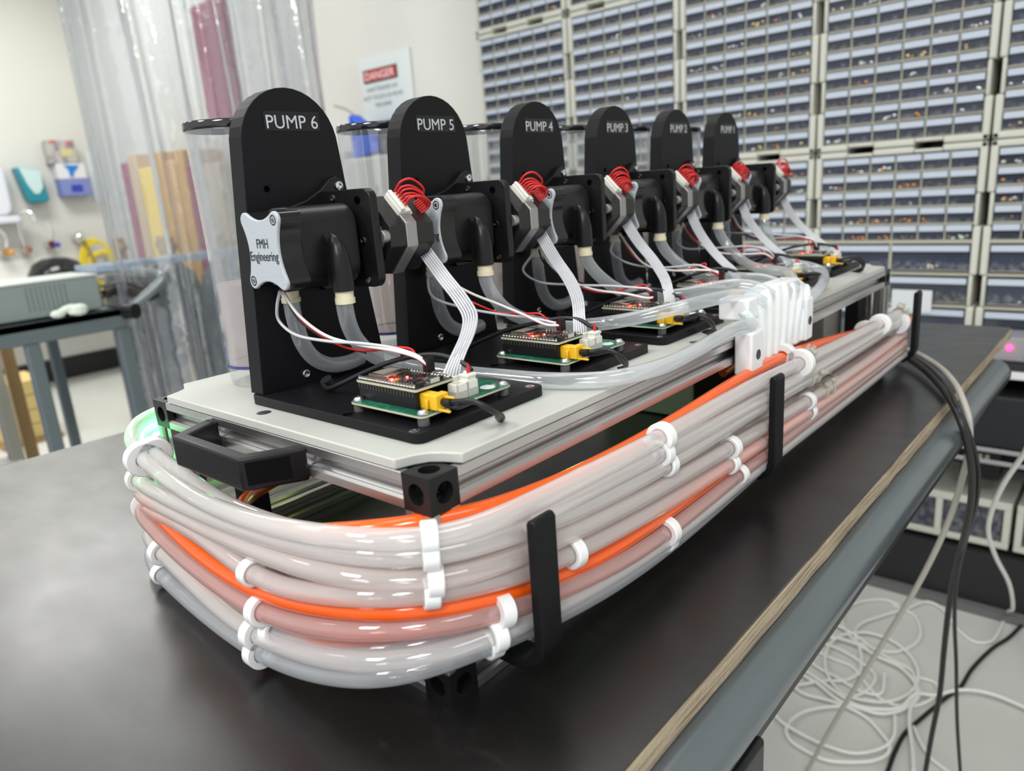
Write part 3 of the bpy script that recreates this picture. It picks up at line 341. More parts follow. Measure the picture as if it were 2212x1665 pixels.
kids.append(MB().box(.080, .116, .080, .135, -.110, -.053).box(.070, .124, .060, .112, -.125, -.075).box(.085, .128, .085, .150, -.135, -.098).build('corner_clamp', BLK2, bevel=.003))
for k in kids: k.parent = tb; k.matrix_parent_inverse = Matrix.Translation((.3, -.2, -ZF))

def adopt(root, kids):
    inv_m = Matrix.Translation(root.location).inverted()
    for k in kids: k.parent = root; k.matrix_parent_inverse = inv_m

# ================================================================ aluminium frame
H = .1307; W = .30; L = .80; s = .02
def slot_profile(c, half=.01):
    q = [(-.0048, .010), (-.0033, .0086), (-.0033, .0078), (-.0058, .0078), (-.0058, .0068), (-.0030, .0040), (.0030, .0040), (.0058, .0068), (.0058, .0078), (.0033, .0078), (.0033, .0086), (.0048, .010), (.0097, .010), (.010, .0097)]
    out = []
    for k in range(4):
        a = -k * PI / 2; ca, sa = math.cos(a), math.sin(a)
        out += [(c[0] + x * ca - y * sa, c[1] + x * sa + y * ca) for x, y in q]
    return out
fr = empty('aluminium_frame', (-W / 2, L / 2, 0), 'slotted aluminium frame with white top panel under the row of pumps', 'frame')
fk = []
for z in (.01, H - .01):
    for x in (-.01, -W + .01): fk.append(MB().prism(slot_profile((x, z)), 'y', s, L - s).build('extrusion_rail', ALU, smooth=20))
    for y in (.01, L - .01): fk.append(MB().prism(slot_profile((y, z)), 'x', -W + s, -s).build('extrusion_rail', ALU, smooth=20))
for x in (-.01, -W + .01):
    for y in (.01, L - .01): fk.append(MB().prism(slot_profile((x, y)), 'z', s, H - s).build('extrusion_post', ALU, smooth=20))
def corner_cube(x0, y0, z0):
    mb = MB(); c = Vector((x0 + .01, y0 + .01, z0 + .01)); h = .0101
    for ax in range(3):
        for sg in (-1, 1):
            nrm = Vector([sg if i == ax else 0 for i in range(3)]); u = Vector([1 if i == (ax + 1) % 3 else 0 for i in range(3)]); v = nrm.cross(u)
            n = 32; r = .0058; vs = []; o = c + nrm * h
            for i in range(n):
                a = 2 * PI * (i + .5) / n; ca, sa = math.cos(a), math.sin(a); k = h / max(abs(ca), abs(sa)); vs.append(o + (u * ca + v * sa) * k)
            for rr, dp in ((r, 0), (r * .97, .0065), (.0028, .0078), (.0027, .0095)):
                for i in range(n):
                    a = 2 * PI * (i + .5) / n; vs.append(o - nrm * dp + (u * math.cos(a) + v * math.sin(a)) * rr)
            fs = [(k * n + i, k * n + (i + 1) % n, (k + 1) * n + (i + 1) % n, (k + 1) * n + i) for k in range(4) for i in range(n)] + [tuple(range(4 * n, 5 * n))]
            cs = len(vs)
            for a in (45, 135, 225, 315):
                a = math.radians(a); vs.append(o + (u * math.cos(a) + v * math.sin(a)) * h * 2 ** .5)
            for q_ in range(4):
                i = int(n * (45 + 90 * q_) / 360 - .5); fs.append((i, cs + q_, (i + 1) % n))
            mb.add(vs, fs)
    return mb
for x in (-s, -W):
    for y in (0, L - s):
        for z in (0, H - s): fk.append(corner_cube(x, y, z).build('corner_cube', BLK2, smooth=30))
PT = .006
def notch(cx, cy, sx, sy):     # concave cut round a corner cube, travelling from the x side to the y side
    return [(cx + sx * .0245, cy), (cx + sx * .0225, cy + sy * .005), (cx + sx * .0205, cy + sy * .010), (cx + sx * .0165, cy + sy * .0165), (cx + sx * .010, cy + sy * .0205), (cx + sx * .005, cy + sy * .0225), (cx, cy + sy * .0245)]
o1 = notch(0, 0, -1, 1); o2 = notch(0, L, -1, -1)[::-1]; o3 = notch(-W, L, 1, -1); o4 = notch(-W, 0, 1, 1)[::-1]
fk.append(MB().prism(o1 + o2 + o3 + o4, 'z', H + .0002, H + PT).build('top_panel', WHP, bevel=.0008))
for x, y in ((-.166, .0125), (-.0125, .30), (-.0125, .56)):
    fk.append(MB().lathe([(.0048, 0), (.0048, .0001), (.0034, .0002), (.0012, .0002), (.0001, .0002)], (x, y, H + PT), 24).build('countersunk_screw', STEEL))
# handle on the short end
hp = [(-.2155, 0), (-.2155, -.003), (-.201, -.033), (-.120, -.033), (-.1025, -.003), (-.1025, 0), (-.114, 0), (-.114, -.004), (-.1265, -.0245), (-.1945, -.0245), (-.204, -.004), (-.204, 0)]
hd = MB().prism(hp, 'z', .109, .129).build('handle', BLK2, bevel=.0016, seg=3); fk.append(hd)
hh = MB()   # flat black patch on the sloping arm, painting the shade of a recess
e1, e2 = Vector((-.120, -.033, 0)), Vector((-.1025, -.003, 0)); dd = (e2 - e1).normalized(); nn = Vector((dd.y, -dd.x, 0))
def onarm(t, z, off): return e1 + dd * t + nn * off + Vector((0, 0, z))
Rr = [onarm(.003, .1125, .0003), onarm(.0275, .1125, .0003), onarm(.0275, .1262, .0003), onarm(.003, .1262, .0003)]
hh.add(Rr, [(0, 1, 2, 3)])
fk.append(hh.build('handle_recess_shade', mat('recess_shade_black', (.004, .004, .004), .8, spec=.1)))
for x in (-.2105, -.1075):
    fk.append(MB().box(x - .0015, x + .0015, .0003, .004, .1165, .1245).build('slide_nut', STEEL))
# J hooks along the long side
def hook(y):
    y0, y1 = y - .0085, y + .0085; out = []; inn = []
    xi, xo, zb, zt, th = .0338, .0402, .0155, .106, .0064
    q_ = .020; out = [(.0005, zb), (xo - q_, zb)]
    for i in range(1, 8): a = -PI / 2 + PI / 2 * i / 8; out.append((xo - q_ + q_ * math.cos(a), zb + q_ + q_ * math.sin(a)))
    out += [(xo, zb + q_), (xo, zt - .002), (xo - .002, zt), (xi + .002, zt), (xi, zt - .002), (xi, zb + .0205)]
    for i in range(1, 8): a = -PI / 2 * i / 8; out.append((xi - .014 + .014 * math.cos(a), zb + .0205 + .014 * math.sin(a)))
    out += [(xi - .014, zb + .0065), (.0005, zb + .0065)]
    return MB().prism(out, 'y', y0, y1).build('hose_hook', BLK, bevel=.0012, seg=2)
for y in (.039, .342, .785): fk.append(hook(y))
# inside of the frame: middle rail, dark boards, white boxes
fk.append(MB().box(-.26, -.245, .03, .05, .02, .11).build('inner_bracket', BLK2, bevel=.001))
fk.append(MB().box(-.032, -.0195, .021, .028, .09, .1108).build('inner_bracket', BLK2, bevel=.001))
fk.append(MB().box(-.036, -.0195, .745, .779, .021, .1095).build('inner_bracket', BLK2, bevel=.001))
# white hose guide clamped to the long side
GP = []
MY0, MY1, MZ0 = .345, .482, .1035
g = MB()
nsl = 7; pitch = (MY1 - MY0) / nsl
ribs = []
for i in range(nsl + 1):
    t = i / nsl; yb = MY0 + .016 + (MY1 - MY0 - .030) * t
    spread = (t - .42) * .030
    ribs.append((yb, spread, .153 + .012 * math.sin(PI * min(1, t * 1.1))))
for i, (yb, sp, zt) in enumerate(ribs):
    pts = [(.0075, yb, MZ0 + .002), (.0085, yb, MZ0 + .018), (.009, yb + sp * .25, MZ0 + .034), (.008, yb + sp * .65, zt - .006), (.005, yb + sp, zt + .002)]
    g.tube(pts, [.0042, .0042, .0045, .005, .0048], 10, 4)
g.box(.0008, .009, MY0 + .010, MY1 - .010, MZ0, .150)
g.box(.0008, .016, MY0 - .004, MY0 + .020, MZ0 - .002, .138)
g.box(.0008, .014, MY1 - .014, MY1 + .004, MZ0 + .002, .146)
g.box(-.016, .010, MY0 + .002, MY0 + .024, .146, .164)
g.prism([(MY0 + .02, .140), (MY1 - .006, .140), (MY1 + .004, .156), (MY1 - .02, .166), (MY0 + .06, .167), (MY0 + .02, .160)], 'x', -.010, .008)
fk.append(g.build('hose_guide', WPR, bevel=.002, seg=3))
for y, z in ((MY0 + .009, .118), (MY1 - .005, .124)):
    fk.append(MB().lathe([(.0042, 0), (.0040, .0004), (.0001, .0004)], (.0162 if y < .4 else .0142, y, z), 20, axis='x').build('guide_hole_shade', mat('hole_shade_grey', (.06, .06, .06), .7)))  # flat dark discs, the shade of the holes put into their colour
fk = [k for k in fk if k is not None]
adopt(fr, fk)

# equipment standing inside the frame
EB = mat('white_enclosure', (.66, .65, .57), .5)
def inner_box(nm, x0, x1, y0, y1, z0, z1, label, cat, panel=None):
    e = empty(nm, ((x0 + x1) / 2, (y0 + y1) / 2, z0), label, cat); ks = [MB().box(x0, x1, y0, y1, z0, z1).build('housing', EB, bevel=.002)]
    if panel: ks.append(MB().box(*panel).build('front_panel', BLK2, bevel=.0005))
    adopt(e, ks); return e
inner_box('power_supply', -.235, -.115, .493, .62, .001, .102, 'white power supply box with a perforated black end inside the frame', 'power supply', (-.1155, -.1125, .4945, .618, .003, .099))
e = inner_box('control_box', -.175, -.045, .70, .765, .001, .108, 'white control box with black round socket at the far end of the frame', 'box')
adopt(e, [MB().lathe([(.013, 0), (.013, -.006), (.008, -.006), (.008, -.001)], (-.085, .70, .075), 24, axis='y').build('round_socket', BLK2)])
tag(MB().tube([(-.085, .70, .075), (-.083, .66, .074), (-.078, .58, .070), (-.074, .48, .062)], .0045, 12).build('orange_hose', ORG), 'short orange hose plugged into the round socket of the control box', 'hose')
tag(MB().tube([(-.11, .5, .003), (-.09, .56, .003), (-.085, .62, .003), (-.06, .68, .003), (-.04, .76, .003), (-.03, .86, .0035)], .0022, 8).build('black_cable', RUB), 'thin black cable lying on the table beneath the control box', 'cable')
# ================================================================ pump stations
ZB = .1367; PITCH = .1292; ORIG = Vector((-.11, .0745, ZB)); INV = Matrix.Translation(-ORIG)
def part(parent, o, label=None):
    o.parent = parent
    if parent.parent is None: o.matrix_parent_inverse = INV
    if label: o['label'] = label
    return o
XF = -.1825
def lobes(inset=0.0, cx=-.1465, cz=.2382):
    hw, hh, r = .0158 - inset, .0182 - inset, .0046; out = []
    # four round corners joined by inward curves
    cs = [(1, 1), (-1, 1), (-1, -1), (1, -1)]
    for q, (sx, sz) in enumerate(cs):
        c = (cx + sx * hw, cz + sz * hh); a0 = 45 + 90 * q - 75
        for i in range(9):
            a = math.radians(a0 + 150 * i / 8); out.append((c[0] + r * math.cos(a), c[1] + r * math.sin(a)))
        nx, nz = cs[(q + 1) % 4]; c2 = (cx + nx * hw, cz + nz * hh)
        a = math.radians(a0 + 150); p0 = (c[0] + r * math.cos(a), c[1] + r * math.sin(a))
        a = math.radians(a0 + 90); p1 = (c2[0] + r * math.cos(a), c2[1] + r * math.sin(a))
        mid = ((p0[0] + p1[0]) / 2, (p0[1] + p1[1]) / 2); d = (cx - mid[0], cz - mid[1]); L_ = math.hypot(*d); dip = .0042
        ctl = (mid[0] + d[0] / L_ * dip * 2, mid[1] + d[1] / L_ * dip * 2)
        for i in range(1, 10):
            t = i / 10; out.append(tuple((1 - t) ** 2 * p0[j] + 2 * t * (1 - t) * ctl[j] + t * t * p1[j] for j in range(2)))
    return out
def rod(pts, r, n=8, sub=6): return MB().tube(relax(pts, 1, .15), r, n, sub)
def shared_parts(root):
    P = lambda o, l=None: part(root, o, l)
    P(MB().prism(rrect(-.1945, -.0277, .0205, .1290, .006, 4), 'z', ZB + .0001, ZB + .0065).build('base_plate', BLK, bevel=.0005))
    poly = [(.0234, ZB + .0065), (.128, ZB + .0065), (.1115, .274), (.109, .300)]
    cy, cz, rr = .0724, .300, .0364
    for i in range(1, 18):
        a = math.radians(180 * i / 18); poly.append((cy + rr * math.cos(a), cz + rr * math.sin(a)))
    poly += [(.036, .300), (.0315, .25)]
    up = P(MB().prism(poly, 'x', -.1975, XF).build('upright_panel', BLK, smooth=6, bevel=.0004))
    for y, z, r in ((.0490, .2744, .0022), (.0385, .2195, .0016)):
        o = MB().lathe([(r, .0001), (r * .9, .0003), (.0001, .0003)], (XF, y, z), 14, axis='x').build('screw_hole_shade', mat('hole_shade_black', (.002, .002, .002), .9, spec=0)); o.parent = up  # black disc on the panel, its colour standing for shade inside a hole
    o = MB().lathe([(.0030, 0), (.0030, .0012), (.0022, .0016), (.0010, .0009), (.0001, .0009)], (XF, .0575, .1500), 16, axis='x').build('silver_screw', STEEL); o.parent = up
    # bracket with its lobed ear
    ear = [(.060, .262), (.074, .2655), (.086, .2715), (.0945, .2785), (.1005, .2800), (.1055, .2770), (.1065, .2715), (.1060, .262), (.106, .205), (.080, .205), (.070, .215)]
    br = P(MB().prism(ear, 'x', XF, XF + .005).build('pump_bracket', BLK2, bevel=.0006))
    o = MB().lathe([(.0032, 0), (.0030, .0014), (.0016, .0018), (.0015, .0006), (.0001, .0006)], (XF + .005, .1012, .2737), 18, axis='x').build('silver_screw', STEEL); o.parent = br
    # peristaltic head: barrel, flange, lobed front body, cover
    fl = P(MB().prism(rrect(-.1822, -.1238, .2080, .2705, .007, 6), 'y', .0840, .0900).build('mounting_flange', BLK2, bevel=.0007))
    for x, z in ((-.1365, .2635), (-.1355, .2380), (-.1350, .2125), (-.1625, .2655)):
        o = MB().lathe([(.0026, 0), (.0024, -.0009), (.0013, -.0011), (.0012, -.0004), (.0001, -.0004)], (x, .0840, z), 14, axis='y').build('flange_screw', mat('dark_screw', (.25, .24, .22), .25, metal=1) if z != .2635 else mat('hole_shade_black')); o.parent = fl  # upper right one is black, coloured as the shade of an empty hole
    hd = P(MB().prism(rrect(-.1720, -.1335, .2120, .2625, .0135, 8), 'y', .0360, .0790).prism(rrect(-.1680, -.1400, .2140, .2580, .012, 8), 'y', .0790, .0840).build('pump_head', BLK2, bevel=.001))
    MBh = MB().prism(rrect(-.1700, -.1345, .2135, .2605, .013, 8), 'y', .0345, .0360); o = MBh.build('head_collar', BLK2); o.parent = hd
    el = MB().tube([(-.1245, .056, .2100), (-.1245, .056, .2180), (-.1246, .056, .2260), (-.1252, .056, .2320), (-.1262, .056, .2370), (-.1280, .056, .2415), (-.1305, .056, .2450)], [.0069, .0068, .0066, .0059, .0047, .0030, .0006], 20, 4)
    el.prism([(-.1345, .2125), (-.1240, .2102), (-.1245, .2260), (-.1285, .238), (-.1345, .246)], 'y', .0525, .0595)
    o = el.build('outlet_elbow', BLK2, smooth=50); o.parent = hd
    o = MB().tube([(-.172, .048, .2150), (-.172, .048, .2095)], .0064, 18, 1).build('inlet_elbow', BLK2); o.parent = hd
    o = MB().tube([(-.1245, .056, .2102), (-.1245, .056, .2040)], [.0058, .0056], 18, 1).tube([(-.1245, .056, .2055), (-.1245, .056, .2022)], .0063, 18, 1).build('outlet_connector', CREAM); o.parent = hd
    o = MB().tube([(-.172, .048, .2096), (-.172, .048, .2030)], [.0058, .0056], 18, 1).tube([(-.172, .048, .2050), (-.172, .048, .2020)], .0063, 18, 1).build('inlet_connector', CREAM); o.parent = hd
    fb = P(MB().prism(lobes(.0002), 'y', .0206, .0345).build('lobed_front_body', BLKG, smooth=40))
    cv = P(MB().prism(lobes(), 'y', .0182, .0205).build('front_cover', GREY, bevel=.0007, seg=3, smooth=40), 'pale grey four lobed cover with black lettering')
    INKm = INK
    text_mesh('cover_lettering', 'FMH\nEngineering', .0080, INKm, (-.1462, .01805, .2400), (1, 0, 0), (0, 0, 1), cv, .0001, .0300, 'CENTER', .92)
    for x, z in ((-.1312, .2560), (-.1620, .2204)):
        o = MB().lathe([(.0024, 0), (.0024, .0006), (.0017, .0007), (.0012, -.0004), (.0001, -.0002)], (x, .0181, z), 16, axis='y', ).build('cover_screw', mat('dark_screw')); o.parent = cv
        o = MB().lathe([(.0030, -.0001), (.0024, -.00015)], (x, .0181, z), 16, axis='y').build('screw_recess_shade', mat('hole_shade_black')); o.parent = cv  # black ring, recess shade painted round the screw head
    # stepper motor
    def octo(h, t, cx=-.1465, cz=.2392): return [(cx + a * h, cz + b_ * h) for a, b_ in ((1, t), (t, 1), (-t, 1), (-1, t), (-1, -t), (-t, -1), (t, -1), (1, -t))]
    mo = P(MB().prism(octo(.0255, .26), 'y', .0950, .1085).prism(octo(.0255, .26), 'y', .1180, .1335).build('stepper_motor', mat('motor_black', (.012, .012, .012), .36, bump=(500, .1)), bevel=.0006))
    o = MB().prism(octo(.0262, .30), 'y', .1085, .1180).build('metal_band', LAM, bevel=.0006); o.parent = mo
    o = MB().prism(octo(.0185, .30), 'y', .0900, .0950).cyl((-.1250, .0900, .2395), (-.1250, .0952, .2395), .0042, n=12).cyl((-.1465, .0900, .2600), (-.1465, .0952, .2600), .0042, n=12).build('motor_spacer', LAM, bevel=.0004); o.parent = mo
    pa, pb_ = Vector((-.1385, .1130, .2648)), Vector((-.1260, .1130, .2522)); pu = Vector((.707, 0, .707))
    cn = P(MB().bar(pa, pb_, .0100, .0060, pu).bar(pa + pu * .0040 + Vector((0, -.003, 0)), pb_ + pu * .0040 + Vector((0, -.003, 0)), .0030, .0030, pu).bar(pa - pu * .002 + Vector((0, .0035, 0)), pb_ - pu * .002 + Vector((0, .0035, 0)), .0080, .0050, pu).build('motor_plug', JST, bevel=.0006))
    # controller board
    bd = P(MB().prism(rrect(-.0965, -.0335, .0295, .1035, .003, 3), 'z', .1480, .1496).build('circuit_board', [PCBG], bevel=0))
    S = lambda o: setattr(o, 'parent', bd)
    S(MB().prism(rrect(-.0967, -.0333, .0293, .1037, .0031, 3), 'z', .1480, .1491).build('board_edge', FIBR))
    for x, y in ((-.093, .0335), (-.0372, .0335), (-.0372, .0995), (-.093, .0995)):
        S(MB().lathe([(.0032, 0), (.0030, .0010), (.0022, .0021), (.0008, .0024), (.0007, .0012), (.0001, .0012)], (x, y, .1496), 16).lathe([(.0036, -.0001), (.0036, .0004), (.003, .0005)], (x, y, .1496), 16).build('board_screw', STEEL))
        S(MB().cyl((x, y, ZB + .0065), (x, y, .1480), .0034, n=14).build('standoff', mat('smoky_spacer', (.10, .10, .10), .25)))
    S(MB().box(-.0945, -.0450, .0362, .0392, .1496, .1590).box(-.0945, -.0450, .0612, .0642, .1496, .1590).box(-.0940, -.0905, .0392, .0612, .1496, .1582).build('socket_header', BLK2))
    mod = MB().prism(rrect(-.0958, -.0435, .0355, .0650, .0015, 3), 'z', .1606, .1620)
    S(mod.build('module_board', PCBK))
    S(MB().prism(rrect(-.0960, -.0433, .0353, .0652, .0016, 3), 'z', .1600, .1614).build('module_board_edge', FIBR))
    for y in (.0372, .0634):
        pins = MB().box(-.0946, -.0462, y - .0002, y + .0002, .1620, .1622)
        for i in range(19):
            x = -.0940 + i * .00262
            pins.box(x - .0006, x + .0006, y - .0006, y + .0006, .1594, .1636); pins.lathe([(.0011, .1621), (.0007, .1627)], (x, y, 0), 6)
        S(pins.build('header_pins', TIN))
    slots = MB().box(-.0945, -.0462, .03605, .0361, .1590, .1592)
    for i in range(19): slots.box(-.0944 + i * .00262, -.0936 + i * .00262, .0359, .0361, .1566, .1592)
    S(slots.build('pin_row_face', mat('dull_pin', (.10, .10, .09), .4, metal=.5)))
    sh = MB().box(-.0905, -.0735, .0408, .0594, .1620, .1646); S(sh.build('shield_can', GOLD, bevel=.0004))
    S(MB().box(-.0890, -.0800, .0430, .0570, .16461, .1647).build('shield_marking', mat('grey_marking', (.22, .20, .17), .5)))
    ch = MB(); rr = random.Random(5)
    for x0, y0, a, b, h in ((-.0600, .0440, .0065, .0050, .0012), (-.0545, .0530, .0048, .0048, .0012), (-.0495, .0410, .0035, .0045, .0018), (-.0640, .0560, .0040, .0030, .001), (-.0510, .0590, .0040, .002, .0012)):
        ch.box(x0, x0 + a, y0, y0 + b, .1620, .1620 + h)
    S(ch.build('module_chips', CHIP))
    sm = MB()
    for i in range(70):
        x, y = rr.uniform(-.0715, -.0455), rr.uniform(.0400, .0612); a, b = rr.choice(((.0009, .0005), (.0005, .0009), (.0014, .0008)))
        sm.box(x, x + a, y, y + b, .1620, .1620 + rr.uniform(.0004, .0008))
    for i in range(11): sm.box(-.0732, -.0722, .0412 + i * .0017, .0420 + i * .0017, .1620, .1627)
    for i in range(14): sm.box(-.0900 + i * .0012, -.0894 + i * .0012, .0398, .0406, .1620, .1627)
    sm.box(-.0490, -.0440, .0475, .0545, .1620, .1648)
    S(sm.build('module_soldering', TIN))
    S(MB().box(-.0700, -.0672, .0432, .0446, .1620, .1630).build('capacitor', mat('amber_capacitor', (.6, .33, .03), .35)))
    S(MB().box(-.0722, -.0706, .0422, .0432, .1620, .1629).box(-.0682, -.067, .0505, .0514, .1620, .1628).build('red_led', LEDR))
    # plugs
    S(MB().box(-.0460, -.0360, .0395, .0470, .1496, .1585).box(-.0362, -.0310, .0382, .0482, .1502, .1592).box(-.0400, -.0378, .0377, .0395, .1500, .1560).build('yellow_power_plug', YEL, bevel=.0008))
    S(MB().box(-.0312, -.0240, .0445, .0465, .1560, .1575).box(-.0312, -.0225, .0392, .0410, .1502, .1515).build('yellow_plug_tongue', YEL, bevel=.0004))
    j1 = MB().box(-.0530, -.0425, .0655, .0800, .1496, .1505)
    def jst(mb, x0, x1, y0, y1):
        t = .0009; mb.box(x0, x0 + t, y0, y1, .1496, .1588); mb.box(x1 - t, x1, y0, y1, .1496, .1588); mb.box(x0, x1, y0, y0 + t, .1496, .1588); mb.box(x0, x1, y1 - t, y1, .1496, .1588); mb.box(x0, x1, y0, y1, .1496, .1545)
    m1 = MB(); jst(m1, -.0540, -.0460, .0658, .0765); m1.box(-.0530, -.0470, .0667, .0756, .155, .1605); S(m1.build('motor_socket', JST, bevel=.0002))
    m2 = MB(); jst(m2, -.0445, -.0365, .0605, .0690); jst(m2, -.0445, -.0365, .0692, .0776); m2.box(-.0437, -.0373, .0701, .0768, .155, .1625); m2.box(-.0442, -.0368, .0697, .0772, .1608, .1622); S(m2.build('power_socket', JST, bevel=.0002))
    S(MB().lathe([(.0048, 0), (.0048, .00006), (.0001, .00006)], (-.0415, .0905, .1496), 20).build('printed_logo', mat('silkscreen', (.7, .72, .7), .5)))
    silk = MB(); rr = random.Random(3)
    for i in range(16):
        x = -.0480 + rr.random() * .006; y = .081 + i * .0011; silk.box(x, x + rr.uniform(.001, .003), y, y + .0003, .1496, .14966)
    S(silk.build('silkscreen_print', mat('silkscreen')))
    S(MB().box(-.0640, -.0595, .0605, .0660, .1634, .1722).build('sensor_plug', BLK2, bevel=.0002))
    for x, y in ((-.0345, .0240), (-.0345, .1215), (-.0930, .0245)):
        P(MB().lathe([(.0030, 0), (.0029, .0001), (.0012, .0001), (.0011, -.0003), (.0001, -.0003)], (x, y, ZB + .0066), 18).build('base_screw', STEEL if x > -.05 else mat('hole_shade_black')))  # left one is black, coloured as a shaded hole
    P(MB().cyl((-.1530, .0570, ZB + .0065), (-.1530, .0530, .1505), .0042, n=14).build('cable_grommet', RUB))
def wires(root, k):
    rr = random.Random(30 + k); P = lambda o, l=None: part(root, o, l)
    def jig(pts, a): return [pts[0]] + [tuple(c + rr.uniform(-a, a) for c in p) for p in pts[1:-1]] + [pts[-1]]
    a = 0 if k == 0 else .0035
    base = jig(D['ribbon'], a)
    if k in (1, 2): base = [base[0], (-.118, .131, .206), (-.094, .122, .190), (-.078, .106, .181), (-.063, .088, .176), (-.0545, .075, .170), (-.0515, .072, .164), (-.0505, .0705, .158)]
    if k in (3, 4, 5): base = [base[0], (-.122, .129, .207), (-.102, .118, .189), (-.080, .104, .175), (-.062, .090, .169), (-.0540, .078, .166), (-.0510, .073, .160), (-.0503, .071, .157)]
    rb = MB(); n = len(base)
    for i in range(6):
        o = (i - 2.5) * .0017; pts = []
        for j, p in enumerate(base):
            t = j / (n - 1); wv = Vector((.72, .62, .30)).lerp(Vector((.25, .95, 0)), t).normalized(); f = 1 if t < .8 else 1 + (t - .8) * 2.0
            pts.append(Vector(p) + wv * o * f)
        rb.tube(relax(pts, 1, .2), .00082, 6, 6)
    P(rb.build('ribbon_cable', WIRW, smooth=60))
    # red loop between motor plug and case
    rl = MB()
    pu = Vector((.707, 0, .707)); pd = Vector((.707, 0, -.707)); Yv = Vector((0, 1, 0))
    for i in range(6):
        b0 = Vector((-.1378, .1150, .2650)) + pd * (.0026 * i) + pu * .003; h = .0075 + .0035 * rr.random() + (.003 if i == 0 else 0); e0 = Vector((-.1330, .1290, .2600)) + pd * (.0019 * i)
        rl.tube([b0, b0 + pu * h * .6 + Yv * .001, b0 + pu * h * .9 + Yv * .006 + pd * .002, e0 + pu * h * .75 + Yv * .003, e0 + pu * h * .35 + Yv * .0045, e0 + Yv * .003, e0 - pu * .002], .00082, 7, 6)
    P(rl.build('red_motor_wires', WIRR, smooth=60))
    if k < 5 or True:
        ss = D['sens']; ms = (WIRW, WIRO, WIRR, RUB); nm = ('grey_sensor_wire', 'white_sensor_wire', 'red_sensor_wire', 'black_sensor_wire')
        for q in range(4):
            pts = jig(ss[q], a)
            if k and q < 3: pts = [pts[0]] + [(p[0] + .005 * math.sin(k * 2 + i * .8), p[1] + .004 * math.cos(k + i * .8), p[2] + .004 * math.sin(i * .8 + k)) for i, p in enumerate(pts[1:-1])] + [pts[-1]]
            P(rod(pts, .00105 if q < 2 else .0008, 7).build(nm[q], ms[q], smooth=60))
    P(rod(jig(D['cable'], a * .6), .0016, 10).build('black_cable', RUB, smooth=60))
    P(MB().tube([(-.0407, .0740, .1660), (-.0404, .0735, .1640), (-.0404, .0735, .1615)], .0006, 6).tube([(-.041, .0745, .168), (-.0402, .0748, .1640), (-.0404, .0752, .1615)], .0006, 6).build('plug_wires', WIRR))
    pc = rod(jig(D['power'], a * .5), .0015, 8); P(pc.tube(jig(D['power2'], a * .5), .0015, 8).tube([(-.0310, .0433, .1545), (-.0240, .0430, .1552)], .0021, 10, 1).build('power_cable', RUB, smooth=60))
    led_lamp('led_glow', (-.0714, .0427, .1665), (1, .03, .02), .0018, root, .0012).matrix_parent_inverse = INV
def label_for(root, k):
    lb = part(root, MB().box(XF, XF + .0003, .0540, .0958, .3098, .3218).build('name_label', LBL, smooth=0), 'black tape label reading PUMP %d' % (6 - k))
    text_mesh('label_lettering', 'PUMP %d' % (6 - k), .0118, LBLT, (XF + .00035, .0556, .3113), (0, 1, 0), (0, 0, 1), lb, .00005, .0386)
proto = None; pumps = []
adj = ['nearest to the camera', 'second from the front', 'third from the front', 'fourth from the front', 'fifth from the front', 'last in the row']
for k in range(6):
    root = empty('pump_station', ORIG + Vector((0, PITCH * k, 0)), 'black pump station with label PUMP %d on its rounded back panel, %s' % (6 - k, adj[k]), 'pump', 'six pump stations on the white panel')
    if k == 0:
        shared_parts(root); proto = [c for c in root.children]; proto_k = {c.name: list(c.children) for c in proto}
    else:
        for c in proto:
            d = c.copy(); C.objects.link(d); d.parent = root; d.matrix_parent_inverse = INV
            for g_ in proto_k[c.name]:
                e_ = g_.copy(); C.objects.link(e_); e_.parent = d
    label_for(root, k); wires(root, k); pumps.append(root)

# hoses of each pump
for k in range(6):
    n_ = 6 - k; off = Vector((0, PITCH * k, 0))
    ip = [Vector(p) + off for p in D['inlet']]
    tag(MB().tube(relax(ip, 1, .2), .0054, 16).build('silicone_hose', SILB, smooth=60), 'short clear hose bending under the PUMP %d head into the black panel' % n_, 'hose', 'inlet hoses under the pump heads')
    tag(MB().tube(relax([Vector((p[0] - (.0015 if i < 2 else 0), p[1], p[2])) for i, p in enumerate(D['OUT'][k])], 2, .2), .0054, 16).build('silicone_hose', SILB, smooth=60), 'clear hose from the PUMP %d outlet elbow to the white hose guide' % n_, 'hose', 'outlet hoses to the white hose guide')

